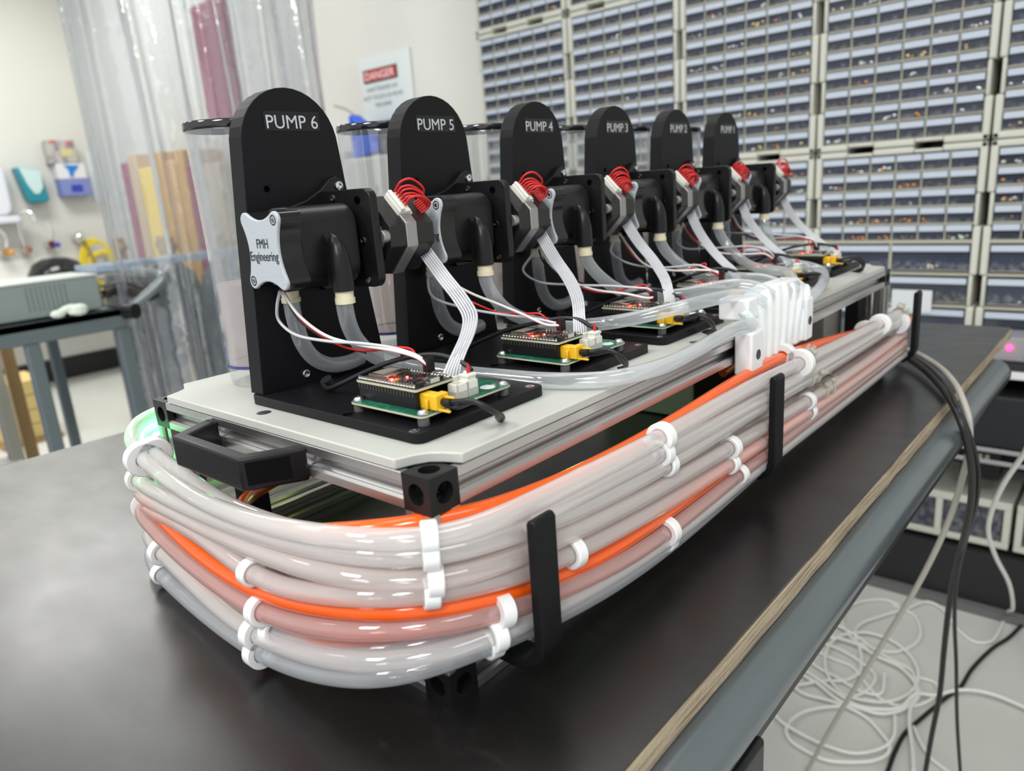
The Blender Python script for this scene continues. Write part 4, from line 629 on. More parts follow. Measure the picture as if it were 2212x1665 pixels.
# cups behind the pumps
CLR = glassy('clear_acrylic', (.975, .98, .98), .03, (.85, .87, .89), .04, 1.0, .30)
RIMM = glassy('dark_clear_rim', (.25, .25, .27), .35, (.05, .05, .055), .08, 1.0, .5)
LIQ = glassy('cloudy_pink_liquid', (.97, .93, .93), .40, (.97, .84, .80), .05, .3, .2)
for k in range(6):
    n_ = 6 - k; x, y = -.2480, .066 + PITCH * k
    cp = empty('clear_tumbler', (x, y, ZB), 'tall clear tapered tumbler with dark rim behind the PUMP %d panel' % n_, 'cup', 'clear tumblers behind the pumps')
    ks = [MB().lathe([(.0001, .0005), (.0245, .0005), (.0262, .004), (.0266, .012), (.0270, .060), (.0278, .12), (.0292, .184), (.0280, .184), (.0266, .12), (.0258, .060), (.0254, .013), (.0001, .0125)], (x, y, ZB), 48).build('tumbler_wall', CLR, smooth=60),
          MB().lathe([(.0290, .1795), (.0296, .1800), (.0296, .1842), (.0288, .1852), (.0280, .1842), (.0280, .1795)], (x, y, ZB), 48).build('rim_band', RIMM, smooth=60),
          MB().lathe([(.0001, .0150), (.0251, .0150), (.0255, .060), (.0257, .0745), (.0001, .0745)], (x, y, ZB), 40).build('liquid', LIQ, smooth=60),
          MB().lathe([(.0268, .0140), (.0271, .0140), (.0271, .0160), (.0268, .0160)], (x, y, ZB), 40).build('blue_base_ring', mat('blue_tint_ring', (.05, .06, .22), .2), smooth=60),
          MB().cyl((x + .010, y + .004, ZB + .0008), (x + .010, y + .004, ZB + .0125), .008, n=20).build('dark_base_plug', BLK2)]
    adopt(cp, ks)
# ================================================================ hose bundle round the frame
RAD = .0055  # hose radius
BL = {
 'T1': ('topmost clear hose of the front stack, passing just under the black handle', SIL),
 'T2': ('clear hose second from the top of the front stack, in the upper white clip', SIL),
 'T2b': ('clear hose behind the second hose of the front stack', SILL),
 'T3': ('clear hose third from the top of the front stack, in the middle white clip', SILL),
 'T4': ('clear hose crossing the front just above the orange hose', SILL),
 'T5': ('pink filled hose crossing the front just below the orange hose', SILP),
 'T6': ('clear hose hidden mostly behind the orange hose at the front', SILL),
 'T7': ('clear hose below the pink hose, second from the bottom of the bundle', SIL),
 'T8': ('lowest clear hose of the bundle, sagging closest to the table top', SILB),
 'T9': ('clear hose starting beneath the handle at the left, behind the topmost one', SIL),
 'T10': ('clear hose tucked behind the lowest two hoses at the front', SILL),
 'T11': ('clear hose starting at the clip below the pink hose at front left', SILB),
 'T12': ('clear hose in the back layer of the long side, upper part', SILP),
 'T13': ('clear hose in the back layer of the long side, lower part', SILL),
 'T14': ('clear hose starting behind the nearest black hook, at the top of the long side', SIL)}
BUN = {}
def sep(P_, z0=.0058):
    return [Vector((p.x, p.y, max(p.z, z0))) for p in P_]
for nme, (lab, m_) in BL.items():
    pts = sep(relax([Vector(p) for p in D['B'][nme]], 3, .22)); BUN[nme] = spline(pts, 6)
    tag(MB().tube(pts, RAD, 18, 6).build('silicone_hose', m_, smooth=60), lab, 'hose', 'hoses bundled round the frame')
for nme, lab in (('O1', 'orange hose running along the middle of the bundle across the front'), ('O2', 'orange hose passing behind the near corner post and along the top of the long side'), ('O3', 'orange hose glimpsed beneath the pink hose at the front')):
    pts = sep(relax([Vector(p) for p in D['O'][nme]], 3, .22)); BUN[nme] = spline(pts, 6)
    tag(MB().tube(pts, .0050, 18, 6).build('orange_hose', ORG, smooth=60), lab, 'hose', 'orange hoses in the bundle')
CAMP = cam.matrix_world.translation
def proj(p):
    d = Vector(p) - CAMP; z = d.dot(F_); return 1106 + 1597.015 * d.dot(R_) / z, 832.5 - 1597.015 * d.dot(U_) / z
def near(nme, u, v):
    P_ = BUN[nme]; best = min(range(1, len(P_) - 1), key=lambda i: (proj(P_[i])[0] - u) ** 2 + (proj(P_[i])[1] - v) ** 2)
    return P_[best], (P_[best + 1] - P_[best - 1]).normalized()
def clip(mem, u, v, lab, ro=.0094, wd=.0080, out=None, arc=(0, 360)):
    """snap-on clip: a ring round each held hose joined by webs"""
    cs = [near(m_, u, v) for m_ in mem]; mb = MB(); n = 28
    T = sum((c[1] for c in cs), Vector()).normalized()
    cs = [(c[0] - T * ((c[0] - cs[0][0]).dot(T)), c[1]) for c in cs]
    N = T.cross(Vector((0, 0, 1))).normalized(); B = T.cross(N)
    for c, _ in cs:
        ri = RAD + .0001; a0, a1 = math.radians(arc[0]), math.radians(arc[1]); full = arc[1] - arc[0] >= 360; k = n if full else n + 1
        vs = []
        for (r, h) in ((ri, -wd / 2), (ro, -wd / 2), (ro, wd / 2), (ri, wd / 2)):
            for i in range(k):
                a = a0 + (a1 - a0) * i / n; vs.append(c + (N * math.cos(a) + B * math.sin(a)) * r + T * h)
        fs = []
        for q in range(4):
            for i in range(n):
                j = (i + 1) % k; fs.append((q * k + i, q * k + j, ((q + 1) % 4) * k + j, ((q + 1) % 4) * k + i))
        if not full: fs += [(0, k, 2 * k, 3 * k), (k - 1, 4 * k - 1, 3 * k - 1, 2 * k - 1)]
        mb.add(vs, fs)
    for i in range(len(cs) - 1):
        a, b_ = cs[i][0], cs[i + 1][0]; dv = (b_ - a)
        if dv.length > 2 * RAD: mb.bar(a + dv.normalized() * RAD * 1.02, b_ - dv.normalized() * RAD * 1.02, wd * .96, .006, T)
    return tag(mb.build('hose_clip', WPR, bevel=.0009, seg=2, smooth=50), lab, 'clip', 'white snap clips on the hose bundle')
CL = [(['T9', 'T1'], 330, 985, 'large white clip at the left under the handle, uppermost of the left clips', .0125),
 (['T2'], 298, 1038, 'white clip at the left edge, second from the top'), (['T5', 'O1'], 312, 1090, 'white clip at the left edge holding the start of the orange hose', .0105),
 (['T7'], 345, 1195, 'white clip at lower left on the second hose from the bottom'), (['T8'], 345, 1240, 'small white clip at lower left on the lowest hose', .0075),
 (['T4'], 530, 1258, 'small white clip where the orange hose slips under the clear hose', .0078), (['T6'], 552, 1290, 'small white clip just below the orange hose at front left', .0078),
 (['T5', 'T11'], 560, 1335, 'white clip at the start of the pink filled hose', .0092), (['T7', 'T8'], 540, 1390, 'white clip on the two lowest hoses at front left'),
 (['T1', 'T2'], 925, 1180, 'upper white clip beside the near corner post', .0082), (['T2b', 'T3'], 930, 1235, 'middle white clip beside the near corner post', .0088), (['T4'], 935, 1288, 'lower white clip beside the near corner post', .0078),
 (['T5', 'T6'], 1075, 1325, 'white clip on the pink hose left of the nearest black hook', .0095), (['T7'], 1075, 1375, 'white clip on the low hose left of the nearest black hook', .0090), (['T8'], 1068, 1392, 'small white clip at the very bottom left of the nearest hook', .0078),
 (['T4'], 1235, 1195, 'white clip just right of the nearest black hook', .0090), (['T9', 'T1'], 1390, 960, 'rounded white clip on top of the long side bundle', .0095),
 (['T14'], 1430, 985, 'bright white clip on the upper hoses halfway to the second hook', .0090), (['T2'], 1440, 1010, 'small white clip under the bright upper one', .0080),
 (['T5'], 1435, 1140, 'large white clip on the lower hoses between the first two hooks', .0100), (['T7'], 1445, 1175, 'small white clip under the large lower clip', .0078),
 (['T3'], 1572, 968, 'white clip on the middle hoses left of the second hook', .0090), (['T4'], 1585, 1000, 'white clip below the middle one left of the second hook', .0082), (['T5'], 1592, 1020, 'lowest white clip left of the second hook', .0082),
 (['O2', 'T1'], 1690, 780, 'big notched white clip behind the second hook on the orange hose', .0125),
 (['T3'], 1745, 860, 'white clip right of the second hook, on the middle hoses', .0085), (['T4'], 1750, 890, 'small white clip right of the second hook, lower', .0078),
 (['O2', 'T1'], 1870, 715, 'white notched clip on the orange hose between the second and last hooks', .0120), (['T2', 'T9'], 1945, 672, 'white notched clip next to the last hook', .0130)]
for c_ in CL: clip(c_[0], c_[1], c_[2], c_[3], *(c_[4:] or ()), )
# cable ties
TIE = glassy('natural_nylon', (.95, .93, .88), .75, (.80, .78, .68), .2, .4, .2)
for (mem, u, v, cnt, where) in ((('T1', 'T2', 'T3', 'T2b'), 1755, 790, 9, 'on top of the bundle right of the second hook'), (('T1', 'T2'), 1945, 660, 7, 'in the tuft beside the last hook')):
    rr = random.Random(cnt)
    for i in range(cnt):
        c0, T = near(mem[i % len(mem)], u + rr.uniform(-22, 22), v); N = T.cross(Vector((0, 0, 1))).normalized(); Bq = N.cross(T)
        if Bq.z < 0: Bq = -Bq
        mb = MB(); ring = []
        for j in range(25):
            a = 2 * PI * j / 24; ring.append(c0 + N * math.cos(a) * .0064 + Bq * math.sin(a) * .0064)
        mb.tube(ring, .0009, 6, 1, cap=False)
        a = rr.uniform(-.2, 1.3); hd_ = c0 + (N * math.sin(a) + Bq * math.cos(a)) * .0088
        if (N * math.sin(a)).x < 0: pass
        mb.ball(hd_, .0028, 5, sc=(1, 1, 1)); mb.bar(hd_, hd_ + (N * math.sin(a + .3) + Bq * math.cos(a + .3)) * .005, .0028, .0015, T)
        tag(mb.build('cable_tie', TIE, smooth=50), 'cut cream cable tie %s' % where, 'cable tie', 'cut cable ties ' + where)
# green indicator inside the left corner
gi = empty('green_indicator', (-.288, .045, .095), 'green indicator light inside the left end of the frame', 'light')
adopt(gi, [MB().box(-.292, -.284, .043, .047, .090, .098).build('indicator_body', BLK2), MB().ball((-.288, .0415, .094), .0025, 6).build('green_led', LEDG)])
led_lamp('green_glow', (-.3055, .010, .100), (.05, 1, .25), .28, gi, .006).matrix_parent_inverse = Matrix.Translation(-gi.location)
led_lamp('yellow_glow', (-.262, .110, .060), (.75, 1, .15), .015, gi, .012).matrix_parent_inverse = Matrix.Translation(-gi.location)

led_lamp('under_glow', (-.16, .30, .10), (.35, 1, .5), .03, gi, .01).matrix_parent_inverse = Matrix.Translation(-gi.location)
# ================================================================ cables leaving the rig
GRW = mat('grey_cable_sheath', (.42, .40, .36), .4); WHC = mat('white_cable_sheath', (.78, .78, .74), .42)
for key, r, m_, lab in (('black', .0040, RUB, 'thick black cable draped over the table edge to the floor'), ('black2', .0026, RUB, 'thin black cable beside the thick one, draped over the table edge'), ('grey', .0036, GRW, 'pale grey cable draped over the table edge, nearest of the hanging ones')):
    tag(MB().tube(relax(D['exit'][key], 1, .2), r, 10, 6).build('hanging_cable', m_, smooth=60), lab, 'cable')
tag(MB().tube(D['white_drop'], .0038, 10, 6).build('white_cable', WHC, smooth=60), 'white cable hanging at the right edge and snaking onto the floor', 'cable')
tag(MB().tube(D['floor_black'], .0042, 10, 6).build('floor_cable', RUB, smooth=60), 'black cable lying diagonally across the floor under the coil', 'cable')
cb = MB()
for i, l_ in enumerate(D['coil']):
    cb.tube([(p[0], p[1], p[2] + .0016 * (i % 5)) for p in l_], .0038, 10, 5)
tag(cb.build('white_cable', WHC, smooth=60), 'long white cable lying in a tangled coil on the floor', 'cable')
# ================================================================ drawer cabinets on the back wall
CW, CH, CYF = .3800, .4725, 1.80
CAB = mat('pale_grey_cabinet_plastic', (.66, .66, .58), .45, spec=.4)
CABI = mat('cabinet_lattice', (.47, .455, .37), .5)
DKB = mat('dark_cabinet_inside', (.012, .013, .016), .6)
def drawer_mats():
    m = bpy.data.materials.new('drawer_window'); m.use_nodes = True; nt = m.node_tree; b = nt.nodes['Principled BSDF']; N = nt.nodes; L = nt.links
    b.inputs['Roughness'].default_value = .16; b.inputs['Specular IOR Level'].default_value = .6
    tc = N.new('ShaderNodeTexCoord'); oi = N.new('ShaderNodeObjectInfo'); ad = N.new('ShaderNodeVectorMath'); ad.operation = 'MULTIPLY_ADD'
    cb_ = N.new('ShaderNodeCombineXYZ'); L.new(oi.outputs['Random'], cb_.inputs[0]); L.new(oi.outputs['Random'], cb_.inputs[2])
    ad.inputs[1].default_value = (40, 40, 40); L.new(cb_.outputs[0], ad.inputs[0]); L.new(tc.outputs['Object'], ad.inputs[2])
    n = N.new('ShaderNodeTexNoise'); n.inputs['Scale'].default_value = 75; n.inputs['Detail'].default_value = 3; L.new(ad.outputs[0], n.inputs['Vector'])
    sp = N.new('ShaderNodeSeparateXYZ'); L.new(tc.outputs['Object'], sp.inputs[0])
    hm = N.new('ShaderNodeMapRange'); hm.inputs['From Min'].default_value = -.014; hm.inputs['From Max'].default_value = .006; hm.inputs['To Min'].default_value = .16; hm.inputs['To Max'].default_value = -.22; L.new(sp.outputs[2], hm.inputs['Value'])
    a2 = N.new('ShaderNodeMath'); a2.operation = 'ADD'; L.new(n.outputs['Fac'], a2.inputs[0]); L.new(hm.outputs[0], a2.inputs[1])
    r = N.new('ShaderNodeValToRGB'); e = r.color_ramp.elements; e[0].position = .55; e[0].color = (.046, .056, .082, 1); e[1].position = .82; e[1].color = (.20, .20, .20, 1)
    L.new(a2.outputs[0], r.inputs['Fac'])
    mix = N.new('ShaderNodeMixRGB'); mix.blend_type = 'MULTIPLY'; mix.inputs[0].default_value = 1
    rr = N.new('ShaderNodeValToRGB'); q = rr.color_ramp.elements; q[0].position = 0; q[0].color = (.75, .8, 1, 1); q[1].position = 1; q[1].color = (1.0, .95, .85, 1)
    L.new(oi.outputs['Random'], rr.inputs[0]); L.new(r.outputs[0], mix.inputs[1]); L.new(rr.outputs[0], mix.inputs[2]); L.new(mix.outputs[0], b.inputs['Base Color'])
    return m
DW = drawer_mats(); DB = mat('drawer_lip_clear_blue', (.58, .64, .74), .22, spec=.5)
def drawer_mesh(w_, h_):
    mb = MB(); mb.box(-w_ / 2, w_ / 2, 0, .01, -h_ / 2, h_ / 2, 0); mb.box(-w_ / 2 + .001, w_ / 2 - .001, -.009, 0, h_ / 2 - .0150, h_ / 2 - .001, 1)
    mb.box(-w_ / 2, w_ / 2, -.002, 0, -h_ / 2, -h_ / 2 + .0015, 2)
    return mb.build('drawer', [DW, DB, CABI], smooth=0)
dsm = drawer_mesh(.0540, .0385); dlg = drawer_mesh(.168, .0620)
SHINY = [mat('copper_fitting', (.75, .33, .12), .25, metal=1), mat('brass_fitting', (.8, .6, .3), .25, metal=1), mat('steel_fitting', (.8, .82, .84), .18, metal=1), mat('red_part', (.5, .05, .05), .4), mat('white_part', (.7, .7, .66), .4)]
crd = random.Random(11)
def frame_mb(x0, z0, rows, tall):
    mb = MB(); x1, z1 = x0 + CW - .002, z0 + CH - .002; y0, y1 = CYF, CYF + .17; b = .0095
    # outer shell: wall pieces with rounded steps along every side
    def hb(a0, a1, lo, hi, vert):
        if vert: mb.box(lo, hi, y0 - .004, y1, a0, a1)
        else: mb.box(a0, a1, y0 - .004, y1, lo, hi)
    for vert in (0, 1):
        A0, A1 = (z0, z1) if vert else (x0, x1); Ln = A1 - A0
        cuts = [(0, .20, 0), (.20, .36, 1), (.36, .60, 0), (.60, .76, 1), (.76, 1, 0)]
        for f0, f1, rec in cuts:
            for side in (0, 1):
                if vert: lo, hi = (x0 + (.007 if rec else 0), x0 + .0155) if not side else (x1 - .0155, x1 - (.007 if rec else 0))
                else: lo, hi = (z0 + (.007 if rec else 0), z0 + .0155) if not side else (z1 - .0155, z1 - (.007 if rec else 0))
                hb(A0 + Ln * f0, A0 + Ln * f1, lo, hi, vert)
    return mb, x0 + .0155, x1 - .0155, z0 + .0155, z1 - .0155
rown = ['top row', 'middle row', 'lower row']; coln = ['first', 'second', 'third', 'fourth', 'fifth']
X0 = -1.5915
cab_i = 0
for r_, z0 in enumerate((.763, .290, -.1825)):
    for c_ in range(5):
        if r_ == 0 and c_ > 2: continue
        x0 = X0 + c_ * .3832
        cab = empty('drawer_cabinet', (x0 + CW / 2, CYF, z0), 'pale grey cabinet of small clear drawers, %s from the left in the %s' % (coln[c_], rown[r_]), 'cabinet', 'drawer cabinets on the back wall')
        mb, xa, xb, za, zb = frame_mb(x0, z0, 0, 0); ks = [mb.build('cabinet_frame', CAB, bevel=.004, seg=2)]
        la = MB(); bk = MB().box(xa, xb, CYF + .025, CYF + .03, za, zb); ks.append(bk.build('cabinet_back', DKB))
        small = 10 if r_ < 2 else 5; zs = zb; ph = (zb - za) / 10.0 if r_ < 2 else .0415; pw = (xb - xa) / 6
        drs = []
        for j in range(small):
            zc = zb - ph * (j + .5)
            for i in range(6): drs.append((dsm, xa + pw * (i + .5), zc))
            la.box(xa, xb, CYF, CYF + .02, zb - ph * (j + 1) - .0012, zb - ph * (j + 1) + .0012)
        zl = zb - ph * small
        for i in range(1, 6): la.box(xa + pw * i - .0013, xa + pw * i + .0013, CYF + .001, CYF + .02, zl, zb)
        if r_ == 2:
            big = (zl - za) / 3
            la.box(xa, xb, CYF - .002, CYF + .02, zl - .004, zl + .004)
            for j in range(3):
                for i in range(2): drs.append((dlg, xa + (xb - xa) * (i + .5) / 2, zl - big * (j + .5)))
                la.box(xa, xb, CYF - .002, CYF + .02, zl - big * (j + 1) - .003, zl - big * (j + 1) + .003)
            la.box((xa + xb) / 2 - .003, (xa + xb) / 2 + .003, CYF, CYF + .02, za, zl)
        ks.append(la.build('divider_lattice', CABI, smooth=0))
        for src, x, z in drs:
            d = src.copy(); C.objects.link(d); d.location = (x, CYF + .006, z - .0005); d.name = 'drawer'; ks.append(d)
        fit = {}
        for q in range(30 if c_ > 1 else 16):        # shiny parts lying against the clear fronts
            src, x, z = crd.choice(drs); hh = .019 if src is dsm else .030
            k_ = crd.choice([0, 0, 1, 2, 2, 4] if r_ == 2 else [1, 2, 2, 2, 4, 0]); m_ = fit.setdefault(k_, MB())
            for t in range(crd.randint(1, 4)):
                px, pz = x + crd.uniform(-.02, .02), z - hh + crd.uniform(.004, .012); rr_ = crd.uniform(.002, .0045)
                m_.ball((px, CYF + .0045, pz), rr_, 5, sc=(1.2, .5, .8))
        for k_, m_ in fit.items(): o = m_.build('drawer_contents', SHINY[k_], smooth=60); o['kind'] = 'stuff'; ks.append(o)
        if (r_, c_) == (2, 3): ks.append(MB().box(x0 + .20, x0 + .29, CYF - .006, CYF - .004, -.107, -.052).build('paper_label', mat('label_paper', (.72, .76, .78), .6)))
        adopt(cab, ks)
        cab_i += 1
C.objects.unlink(dsm); bpy.data.objects.remove(dsm); C.objects.unlink(dlg); bpy.data.objects.remove(dlg)
# paper label in front of one big drawer
# shelving below the cabinets at right
sh = empty('low_shelf_unit', (-.2, 1.75, ZF), 'black low shelf unit under the drawer cabinets', 'shelf')
adopt(sh, [MB().box(-1.62, .9, 1.68, 1.99, -.205, -.190).build('shelf_board', SKIRT), MB().box(-1.62, .9, 1.74, 1.99, -.70, -.66).build('shelf_board', SKIRT),
           MB().box(-1.62, .9, 1.70, 1.72, ZF, -.665).build('plinth_board', SKIRT), MB().box(-1.62, .9, 1.96, 1.975, -.66, -.205).build('back_board', DKB),
           MB().box(-1.64, -1.62, 1.72, 1.99, ZF, -.19).build('side_board', SKIRT), MB().box(.9, .92, 1.72, 1.99, ZF, -.19).build('side_board', SKIRT)])
tag(struct(MB().box(-1.64, .92, 1.675, 1.70, ZF, ZF + .02).build('trim_1', mat('grey_cove', (.16, .16, .16), .6))), None, None)
for i, (x0, lab) in enumerate(((-.62, 'low white unit with dark drawer at the back behind the table edge'), (-.235, 'low white unit with two clear drawers, middle one under the cabinets'), (.075, 'low white unit with clear drawer at the far right under the cabinets'))):
    u = empty('low_drawer_unit', (x0 + .15, 1.72, -.66), lab, 'drawer unit')
    mb = MB().box(x0, x0 + .30, 1.72, 1.95, -.655, -.640).box(x0, x0 + .30, 1.72, 1.95, -.555, -.535)
    for xx in (x0, x0 + .142, x0 + .285): mb.box(xx, xx + .015, 1.72, 1.95, -.640, -.555)
    ks = [mb.build('unit_frame', CAB, bevel=.002)]
    for xx in (x0 + .017, x0 + .159): ks.append(MB().box(xx, xx + .123, 1.728, 1.74, -.638, -.558).build('drawer', DW))
    adopt(u, ks)
ps = empty('power_adapter', (.06, 1.72, -.19), 'grey power unit with glowing red light on the low shelf unit', 'power unit')
adopt(ps, [MB().box(-.02, .24, 1.695, 1.79, -.189, -.135).box(.10, .16, 1.692, 1.70, -.180, -.150).build('unit_case', mat('unit_grey', (.30, .30, .33), .4), bevel=.003),
           MB().box(.06, .095, 1.691, 1.696, -.182, -.158).build('socket_face', BLK2), MB().ball((.0287, 1.693, -.157), .0062, 7).build('red_led', mat('pink_led', (1, .1, .2), .3, emit=(1, .02, .12), es=7))])
tag(MB().box(-.16, .33, 1.665, 1.68, -.222, -.206).build('white_shelf_rail', mat('carton_white', (.72, .72, .74), .5), bevel=.002), 'white rail along the front edge below the grey power unit', 'rail')
bx = empty('black_adapter_box', (.02, 1.70, -.48), 'black adapter box with two small sockets hanging below the shelf', 'adapter')
adopt(bx, [MB().box(-.045, .035, 1.70, 1.76, -.478, -.40).build('adapter_case', BLK2, bevel=.004), MB().box(-.010, -.002, 1.697, 1.70, -.425, -.415).box(.004, .012, 1.697, 1.70, -.425, -.415).build('socket', mat('socket_cream', (.5, .5, .42), .5))])
cr = empty('black_crate', (.1, 1.70, -.40), 'shallow black plastic crate with grey rim on the low shelf', 'crate')
adopt(cr, [MB().box(-.16, .32, 1.66, 1.94, -.385, -.262).build('crate_body', DKB, bevel=.006), MB().box(-.17, .33, 1.65, 1.655, -.392, -.382).box(-.17, .33, 1.65, 1.655, -.420, -.410).build('crate_rim', mat('crate_grey', (.35, .35, .36), .4), bevel=.002)])
pb = tag(MB().box(-.27, -.11, 1.715, 1.735, -.49, -.478).build('white_box', WPR, bevel=.002), 'small white box on the low shelf beside the black adapter', 'box')

# ---------------------------------------------------------------- back wall items
sg = empty('danger_sign', (-2.31, 1.998, .59), 'laminated danger notice with red header taped to the back wall', 'sign')
PAP = mat('laminated_paper', (.74, .80, .80), .25); RED = mat('sign_red', (.55, .02, .02), .4)
ks = [MB().box(-2.472, -2.142, 1.995, 1.998, .575, .835).build('sheet', PAP), MB().box(-2.447, -2.228, 1.992, 1.9952, .733, .785).build('header_border', mat('sign_dark', (.05, .03, .03), .5)), MB().box(-2.441, -2.234, 1.991, 1.9922, .739, .779).build('header', RED)]
adopt(sg, ks)
tm = text_mesh('header_lettering', 'DANGER', .045, mat('sign_white', (.9, .88, .86), .5), (-2.432, 1.9905, .743), (1, 0, 0), (0, 0, 1), None, .0001, .188); adopt(sg, [tm])
for i, (t_, zz) in enumerate((('UNATTENDED DO', .705), ('NOT TOUCH OR MOVE', .672), ('MACHINE', .640))):
    adopt(sg, [text_mesh('notice_lettering', t_, .024, mat('sign_text', (.10, .12, .11), .6), (-2.335, 1.9945, zz - .008), (1, 0, 0), (0, 0, 1), None, .0001, None, 'CENTER')])
bt = empty('blue_tool', (-2.35, 1.9, .43), 'bright blue handled tool with grey cord leaning by the danger sign', 'tool')
adopt(bt, [MB().prism([(-2.42, .60), (-2.40, .60), (-2.30, .53), (-2.25, .54), (-2.25, .44), (-2.42, .42)], 'y', 1.86, 1.92).build('tool_body', mat('bright_blue', (.01, .11, .75), .35), bevel=.01), MB().box(-2.25, -2.16, 1.87, 1.92, .43, .56).build('tool_head', mat('tool_grey', (.2, .2, .22), .4), bevel=.008),
           MB().tube([(-2.42, 1.9, .60), (-2.47, 1.9, .63), (-2.55, 1.9, .655)], .006, 8).build('cord', GRW)])
tag(MB().box(-2.46, -2.12, 1.80, 1.985, ZF + .001, .42).build('tool_stand', mat('stand_pale', (.6, .6, .56), .5), bevel=.01), 'pale floor stand under the blue tool against the back wall', 'stand')
vb = empty('cardboard_tube_banner', (-2.62, 1.96, .05), 'white upright box with red lettering behind the tumblers', 'box')
adopt(vb, [MB().box(-2.70, -2.50, 1.86, 1.97, ZF + .001, .46).build('box_body', mat('white_card', (.74, .74, .71), .5), bevel=.003)])
adopt(vb, [text_mesh('red_lettering', 'ETTAXX', .10, mat('faded_red', (.55, .07, .08), .5), (-2.575, 1.858, .10), (0, 0, 1), (-1, 0, 0), None, .0001, .34)])
# yellow cabinet, amber folders, dark gas bottles behind the curtain
yc = empty('amber_storage_rack', (-4.1, 1.85, ZF), 'tall rack of amber and yellow packages behind the clear curtain', 'rack')
YE = [mat('package_amber', (.62, .36, .10), .5), mat('package_yellow', (.82, .58, .03), .5), mat('package_tan', (.62, .46, .28), .6), mat('package_maroon', (.30, .05, .10), .5)]
ks = [MB().box(-4.45, -3.35, 1.70, 1.98, ZF + .001, -.25).build('rack_base', mat('rack_grey', (.35, .34, .32), .5), bevel=.01)]
rr = random.Random(21); x = -4.42
while x < -3.4:
    w_ = rr.uniform(.09, .20); h_ = rr.uniform(.62, .88); m_ = rr.choice([0, 0, 1, 2, 1, 3])
    ks.append(MB().box(x, x + w_ - .012, 1.72, 1.95, -.248, -.25 + h_).build('package', YE[m_], bevel=.008)); x += w_
adopt(yc, ks)
for i in range(4):
    x = -3.72 + i * .27; y = 1.35 + .10 * (i % 2)
    gb = empty('dark_gas_bottle', (x, y, ZF), ['leftmost', 'second', 'third', 'rightmost'][i] + ' dark gas bottle of four behind the clear curtain', 'bottle', 'dark gas bottles behind the curtain')
    adopt(gb, [MB().lathe([(.0001, .001), (.105, .001), (.11, .03), (.11, .72), (.09, .80), (.03, .86), (.0001, .86)], (x, y, ZF), 28).build('bottle_body', mat('bottle_dark', (.055, .06, .062) , .35), smooth=50), MB().cyl((x, y, ZF + .86), (x, y, ZF + .97), .028, n=12).box(x - .06, x + .06, y - .015, y + .015, ZF + .91, ZF + .94).build('valve', mat('valve_brass', (.5, .33, .16), .35, metal=.8), bevel=.003)])
tag(MB().box(-3.02, -2.80, 1.55, 1.62, .60, 1.10).build('maroon_jacket_panel', mat('maroon_cloth', (.33, .05, .10), .8), bevel=.02), 'maroon cloth panel hanging behind the right part of the curtain', 'cloth')
tag(MB().cyl((-2.91, 1.585, 1.101), (-2.91, 1.585, CEIL), .006, n=8).build('ceiling_string', GRW), 'thin cord from the ceiling holding the maroon cloth', 'cord')

# ---------------------------------------------------------------- clear plastic curtain
cu = MB(); ny, nz = 150, 26; vs = []; rr = random.Random(4); ph = [rr.uniform(0, 6.28) for _ in range(8)]
for j in range(nz + 1):
    z = -.80 + (CEIL - .02 + .80) * j / nz
    for i in range(ny + 1):
        y = .62 + .83 * i / ny; t = i / ny
        a = .035 * math.sin(t * 34 + ph[0] + .25 * math.sin(z * 2)) + .018 * math.sin(t * 71 + ph[1] + z * .6) + .006 * math.sin(t * 150 + ph[2] + z * 3) + .012 * math.sin(z * 5 + t * 20 + ph[3]) * (.3 + .7 * max(0, z))
        vs.append((-2.0 + a, y + .012 * math.sin(t * 40 + z) - .0 * z, z))
cu.add(vs, [(j * (ny + 1) + i, j * (ny + 1) + i + 1, (j + 1) * (ny + 1) + i + 1, (j + 1) * (ny + 1) + i) for j in range(nz) for i in range(ny)])
CUR = glassy('clear_vinyl_sheet', (.93, .945, .965), .05, (.72, .77, .84), .08, 2.2, .22, .5, (7, .010, (1, 2.5, 1.2)))
co = cu.build('plastic_curtain', CUR, smooth=80); sm = co.modifiers.new('solid', 'SOLIDIFY'); sm.thickness = .0006
tag(co, 'hanging clear plastic curtain with shiny vertical folds behind the tumblers', 'curtain')
tag(MB().box(-2.35, -2.18, .66, 1.45, .100, .118).build('clear_shelf_panel', glassy('pale_blue_acrylic', (.8, .88, .95), .45, (.6, .72, .86), .1, .5, .3), bevel=.002), 'pale blue clear shelf panel crossing behind the curtain', 'shelf panel')
lg = empty('shelf_stand', (-2.26, 1.06, ZF), 'clear legs under the pale blue shelf panel', 'stand')
adopt(lg, [MB().box(x, x + .02, y, y + .02, ZF + .001, .0995).build('leg', glassy('pale_blue_acrylic')) for x in (-2.34, -2.21) for y in (1.10, 1.42)])
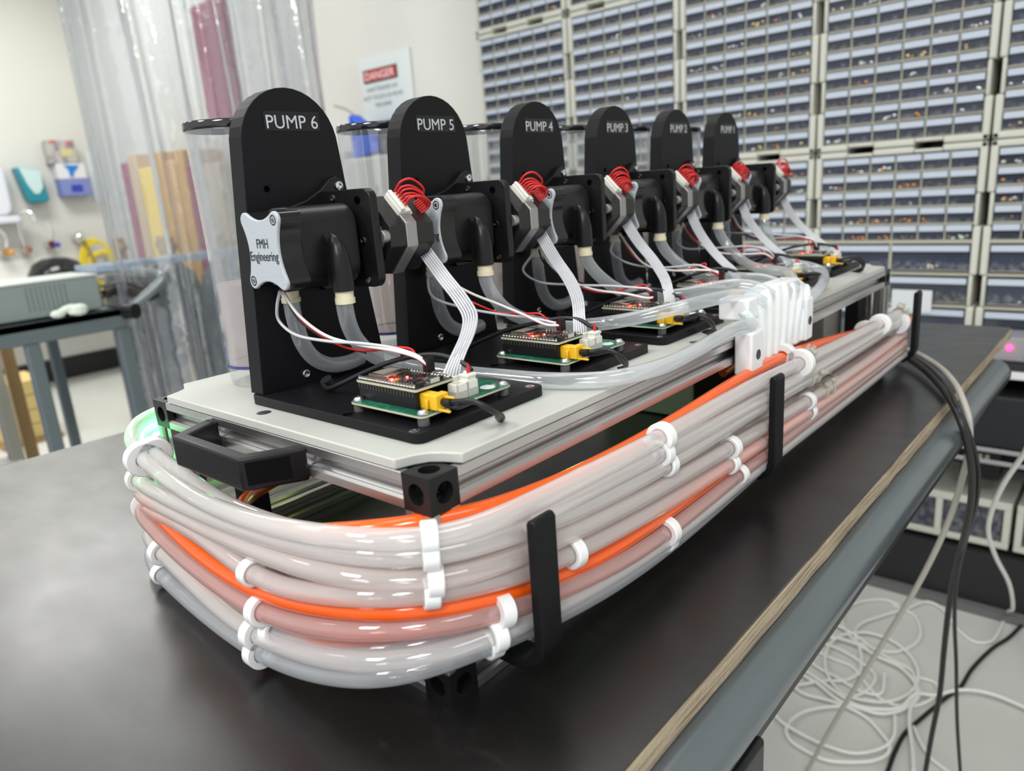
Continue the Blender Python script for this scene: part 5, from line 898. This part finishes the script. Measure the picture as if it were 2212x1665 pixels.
# ---------------------------------------------------------------- grey trolley at left with steel instrument
TG = mat('trolley_grey_blue', (.12, .15, .16), .38, spec=.5)
tr = empty('grey_trolley', (-2.2, .35, ZF), 'grey steel trolley with tubular push handle at the left', 'trolley')
ks = [MB().box(-2.55, -1.93, -.55, .62, -.012, .012).build('trolley_tray', TG, bevel=.003), MB().box(-1.955, -1.93, -.55, .62, -.045, .012).build('tray_lip', TG, bevel=.003),
      MB().box(-2.55, -1.95, .60, .62, -.045, .012).build('tray_lip', TG, bevel=.003)]
for y in (.38, .61):
    ks.append(MB().box(-1.965, -1.932, y - .015, y + .018, ZF + .05, -.045).build('trolley_leg', TG, bevel=.003))
ks.append(MB().box(-2.54, -2.51, .585, .615, ZF + .05, -.012).build('trolley_leg', TG, bevel=.003))
ks.append(MB().tube([(-1.945, .600, -.02), (-1.945, .66, .015), (-1.945, .735, .060), (-1.955, .755, .078), (-1.985, .760, .084), (-2.40, .745, .086), (-2.50, .70, .06), (-2.53, .60, -.01)], .014, 14, 6).build('push_handle', mat('handle_steel', (.32, .35, .37), .25, metal=.6)))
ks.append(MB().cyl((-1.93, .625, .0), (-1.90, .640, .0), .022, n=16).build('handle_socket', BLK2))
adopt(tr, ks)
ins = empty('steel_instrument', (-2.2, .25, .012), 'grey steel instrument box with vent grid on the trolley', 'instrument')
IG = mat('instrument_grey', (.24, .29, .28), .38, spec=.5)
vent = MB()
for i in range(9):
    for j in range(7):
        y = .395 + i * .0115; z = .038 + j * .0092; vent.add([(-1.9487, y, z), (-1.9487, y + .004, z + .004), (-1.9487, y + .004, z - .001)], [(0, 1, 2)])
adopt(ins, [MB().box(-2.14, -1.95, -.30, .575, .016, .107).build('instrument_case', IG, bevel=.003), MB().box(-2.14, -1.948, -.30, .578, .107, .112).build('instrument_lid', mat('lid_pale', (.62, .66, .64), .3, metal=.3), bevel=.001), vent.build('vent_grid', mat('hole_shade_black'), smooth=0)])  # vent openings are flat triangles with the shade put into their colour
for i, (y, z, lab) in enumerate(((.475, .008, 'crumpled white tissue on the trolley lip beneath the vent grid'), (.275, .0, 'crumpled white tissue on the trolley lip at the photo\'s left edge'))):
    rr = random.Random(i); mb = MB()
    for q in range(9): mb.ball((-1.925 + rr.uniform(-.012, .012), y + rr.uniform(-.028, .028), z + .012 + rr.uniform(-.006, .014)), rr.uniform(.009, .017), 5, sc=(1, 1.4, .8))
    tag(mb.build('crumpled_tissue', mat('tissue', (.72, .78, .70), .9), smooth=0), lab, 'tissue')
rr = random.Random(9); cm = MB()
for q in range(14):
    y0 = .60 + rr.uniform(-.005, .01); zz = rr.uniform(.03, .075)
    cm.tube([(-1.99 + rr.uniform(-.03, .03), y0, zz), (-1.99, y0 + .05, zz + rr.uniform(-.01, .02)), (-1.965, y0 + .10, zz - .02), (-1.95, .735, .03 + rr.uniform(-.005, .005))], .003, 6, 4)
tag(cm.build('cable_hank', mat('dark_brown_cable', (.05, .035, .03), .5), smooth=60), 'hank of thin dark cables hanging on the trolley handle', 'cables')

# ---------------------------------------------------------------- left wall: sink bench, taps, dispensers
XW = -5.448
bn = empty('wall_bench', (-5.2, .6, ZF), 'white laboratory bench along the left wall with sink', 'bench')
adopt(bn, [MB().box(XW, -4.95, -1.9, 1.72, -.125, -.085).build('bench_top', mat('bench_white', (.78, .78, .74), .35), bevel=.006), MB().box(XW, XW + .02, -1.9, 1.9, -.085, .02).build('splash_back', mat('bench_white')), MB().box(-5.42, -5.05, -1.9, .78, -.60, -.125).build('bench_cabinet', mat('bench_front', (.62, .61, .55), .5)), MB().box(-5.42, -5.0, -1.85, -1.80, ZF, -.125).build('bench_leg', mat('bench_front'))])
tag(MB().box(-5.44, -5.30, 1.50, 1.80, -.42, -.20).build('waste_trap_box', mat('taupe_box', (.25, .21, .15), .6), bevel=.01), 'brown box mounted on the left wall under the bench end', 'box')
CHR = mat('chrome', (.8, .8, .8), .12, metal=1)
for i, (y, z, kind, lab) in enumerate(((1.30, .08, 0, 'small lever tap with orange mark at the far left'), (1.425, .08, 1, 'tall gooseneck tap on the left wall'), (1.575, .10, 0, 'small lever tap with blue mark'), (1.75, .13, 2, 'chrome tap with round head above the yellow hose'))):
    t_ = empty('wall_tap', (XW + .05, y, z), lab, 'tap', 'taps on the left wall')
    ks = [MB().cyl((XW, y, z), (XW + .09, y, z), .026, n=16).build('tap_body', CHR)]
    if kind == 1: ks.append(MB().tube([(XW + .06, y, z), (XW + .07, y - .01, z + .14), (XW + .09, y, z + .235), (XW + .13, y + .045, z + .24), (XW + .16, y + .06, z + .17)], .013, 12).build('gooseneck_spout', CHR))
    elif kind == 0: ks.append(MB().tube([(XW + .07, y + .01, z + .02), (XW + .09, y + .02, z + .09), (XW + .08, y - .005, z + .15)], .007, 10).build('lever', CHR)); ks.append(MB().ball((XW + .095, y + .03, z - .005), .018, 6).build('colour_mark', mat('orange_mark', (.8, .3, .03), .4) if i == 0 else mat('blue_mark', (.03, .06, .5), .4)))
    else: ks.append(MB().ball((XW + .09, y, z), .035, 8).build('tap_head', CHR)); ks.append(MB().tube([(XW + .09, y + .01, z), (XW + .09, y + .05, z - .12), (XW + .09, y + .07, z - .25)], .011, 10).build('hose_stem', mat('yellow_brown', (.4, .3, .08), .5)))
    adopt(t_, ks)
yh = MB()
for i in range(5):
    yh.tube([(XW + .08, 1.83 + .10 * math.cos(a) + .012 * i, -.06 + (.17 if i < 3 else .11) * math.sin(a) - .01 * i) for a in [2 * PI * q / 14 for q in range(15)]], .009, 8, 3)
tag(yh.build('yellow_hose_coil', mat('yellow_hose', (.85, .66, .02), .4), smooth=60), 'coiled yellow hose hanging on the left wall', 'hose')
sd = empty('soap_dispenser', (XW, 1.30, .28), 'white wall mounted soap dispenser at the left edge', 'dispenser')
adopt(sd, [MB().prism(rrect(1.22, 1.40, .30, .62, .06, 5), 'x', XW, XW + .10).build('dispenser_case', mat('dispenser_white', (.70, .74, .80), .3), bevel=.02), MB().prism(rrect(1.24, 1.42, .255, .30, .02, 4), 'x', XW, XW + .13).build('drip_tray', mat('dispenser_white'), bevel=.01)])
td = empty('teal_dispenser', (XW, 1.53, .28), 'teal wall dispenser with pale upper half', 'dispenser')
adopt(td, [MB().prism([(1.46, .60), (1.60, .58), (1.62, .39), (1.60, .375), (1.51, .375), (1.495, .40)], 'x', XW, XW + .10).build('teal_case', mat('teal_plastic', (.02, .26, .34), .3), bevel=.01), MB().prism([(1.478, .595), (1.598, .575), (1.595, .47), (1.565, .425), (1.535, .43), (1.505, .49)], 'x', XW + .10, XW + .108).build('pale_window', mat('pale_teal', (.55, .72, .72), .3), bevel=.006)])
gb = empty('glove_box_holder', (XW, 1.78, .38), 'printed glove boxes stacked in a wall holder, blue lower box', 'box')
adopt(gb, [MB().box(XW, XW + .09, 1.675, 1.845, .615, .765).build('upper_carton', mat('printed_carton', (.50, .47, .44), .6, var=(14, (.22, .22, .24), .45, .6)), bevel=.004), MB().box(XW, XW + .095, 1.70, 1.88, .515, .614).build('white_carton', mat('carton_white', (.72, .72, .74), .5), bevel=.004),
           MB().box(XW, XW + .10, 1.705, 1.895, .405, .514).build('blue_carton', mat('carton_blue', (.20, .24, .52), .5), bevel=.004), MB().box(XW + .095, XW + .102, 1.765, 1.835, .43, .475).build('dark_blue_patch', mat('deep_blue', (.03, .05, .40), .5)),
           MB().prism([(1.745, .605), (1.84, .60), (1.80, .555), (1.79, .525), (1.775, .53), (1.77, .575)], 'x', XW + .095, XW + .10).build('blue_glove_print', mat('glove_blue', (.01, .20, .62), .5)), MB().box(XW + .089, XW + .092, 1.69, 1.73, .745, .762).box(XW + .089, XW + .092, 1.79, 1.83, .735, .755).build('red_print', mat('carton_red', (.55, .12, .10), .5)), MB().box(XW + .088, XW + .093, 1.75, 1.82, .66, .71).build('yellow_print', mat('carton_yellow', (.62, .55, .28), .5))])
tag(MB().box(XW, XW + .004, 1.93, 1.985, .36, .70).build('paper_notice', mat('laminated_paper')), 'pale paper notice on the left wall next to the corner', 'notice')
bw = empty('black_bowl', (-5.15, 1.45, -.085), 'upturned black bowl on the white bench', 'bowl')
adopt(bw, [MB().lathe([(.17, 0), (.165, .02), (.13, .075), (.07, .105), (.0001, .11)], (-5.15, 1.50, -.084), 28).build('bowl_shell', BLKG, smooth=60)])
# shelf rack with cartons and blue crate at far left
rk = empty('wooden_post_rack', (-3.2, .35, ZF), 'rack with grey and wooden uprights at the left edge', 'rack')
adopt(rk, [MB().box(-2.86, -2.80, .47, .51, ZF, -.10).build('grey_post', mat('taupe_post', (.40, .38, .32), .5), bevel=.003), MB().box(-2.90, -2.87, .535, .575, ZF, -.10).build('wooden_post', mat('plywood_post', (.36, .23, .10), .6), bevel=.003), MB().box(-2.89, -2.79, -.4, .50, -.60, -.57).build('rack_shelf', mat('pale_shelf', (.60, .58, .52), .6)), MB().box(-2.87, -2.80, -.4, .50, -.66, -.60).build('shelf_beam', TG)])
tag(MB().box(-2.95, -2.80, -.2, .40, -.569, -.30).build('blue_crate', mat('crate_blue', (.005, .06, .55), .4), bevel=.008), 'bright blue plastic crate on the rack at the left edge', 'crate')
for i in range(4):
    z = -.60 + i * .075
    tag(MB().box(-4.25, -3.95, .72, .95, z - .2, z - .128).build('yellow_carton', mat('pale_yellow_card', (.66, .50, .20), .6), bevel=.003), ['lowest', 'second lowest', 'second highest', 'topmost'][i] + ' pale yellow carton of the stack behind the trolley', 'carton', 'pale yellow cartons stacked behind the trolley')
tag(MB().box(-4.28, -3.92, .70, .97, ZF, -.802).build('carton_pallet', mat('plywood_post')), 'low wooden board under the yellow cartons', 'board')
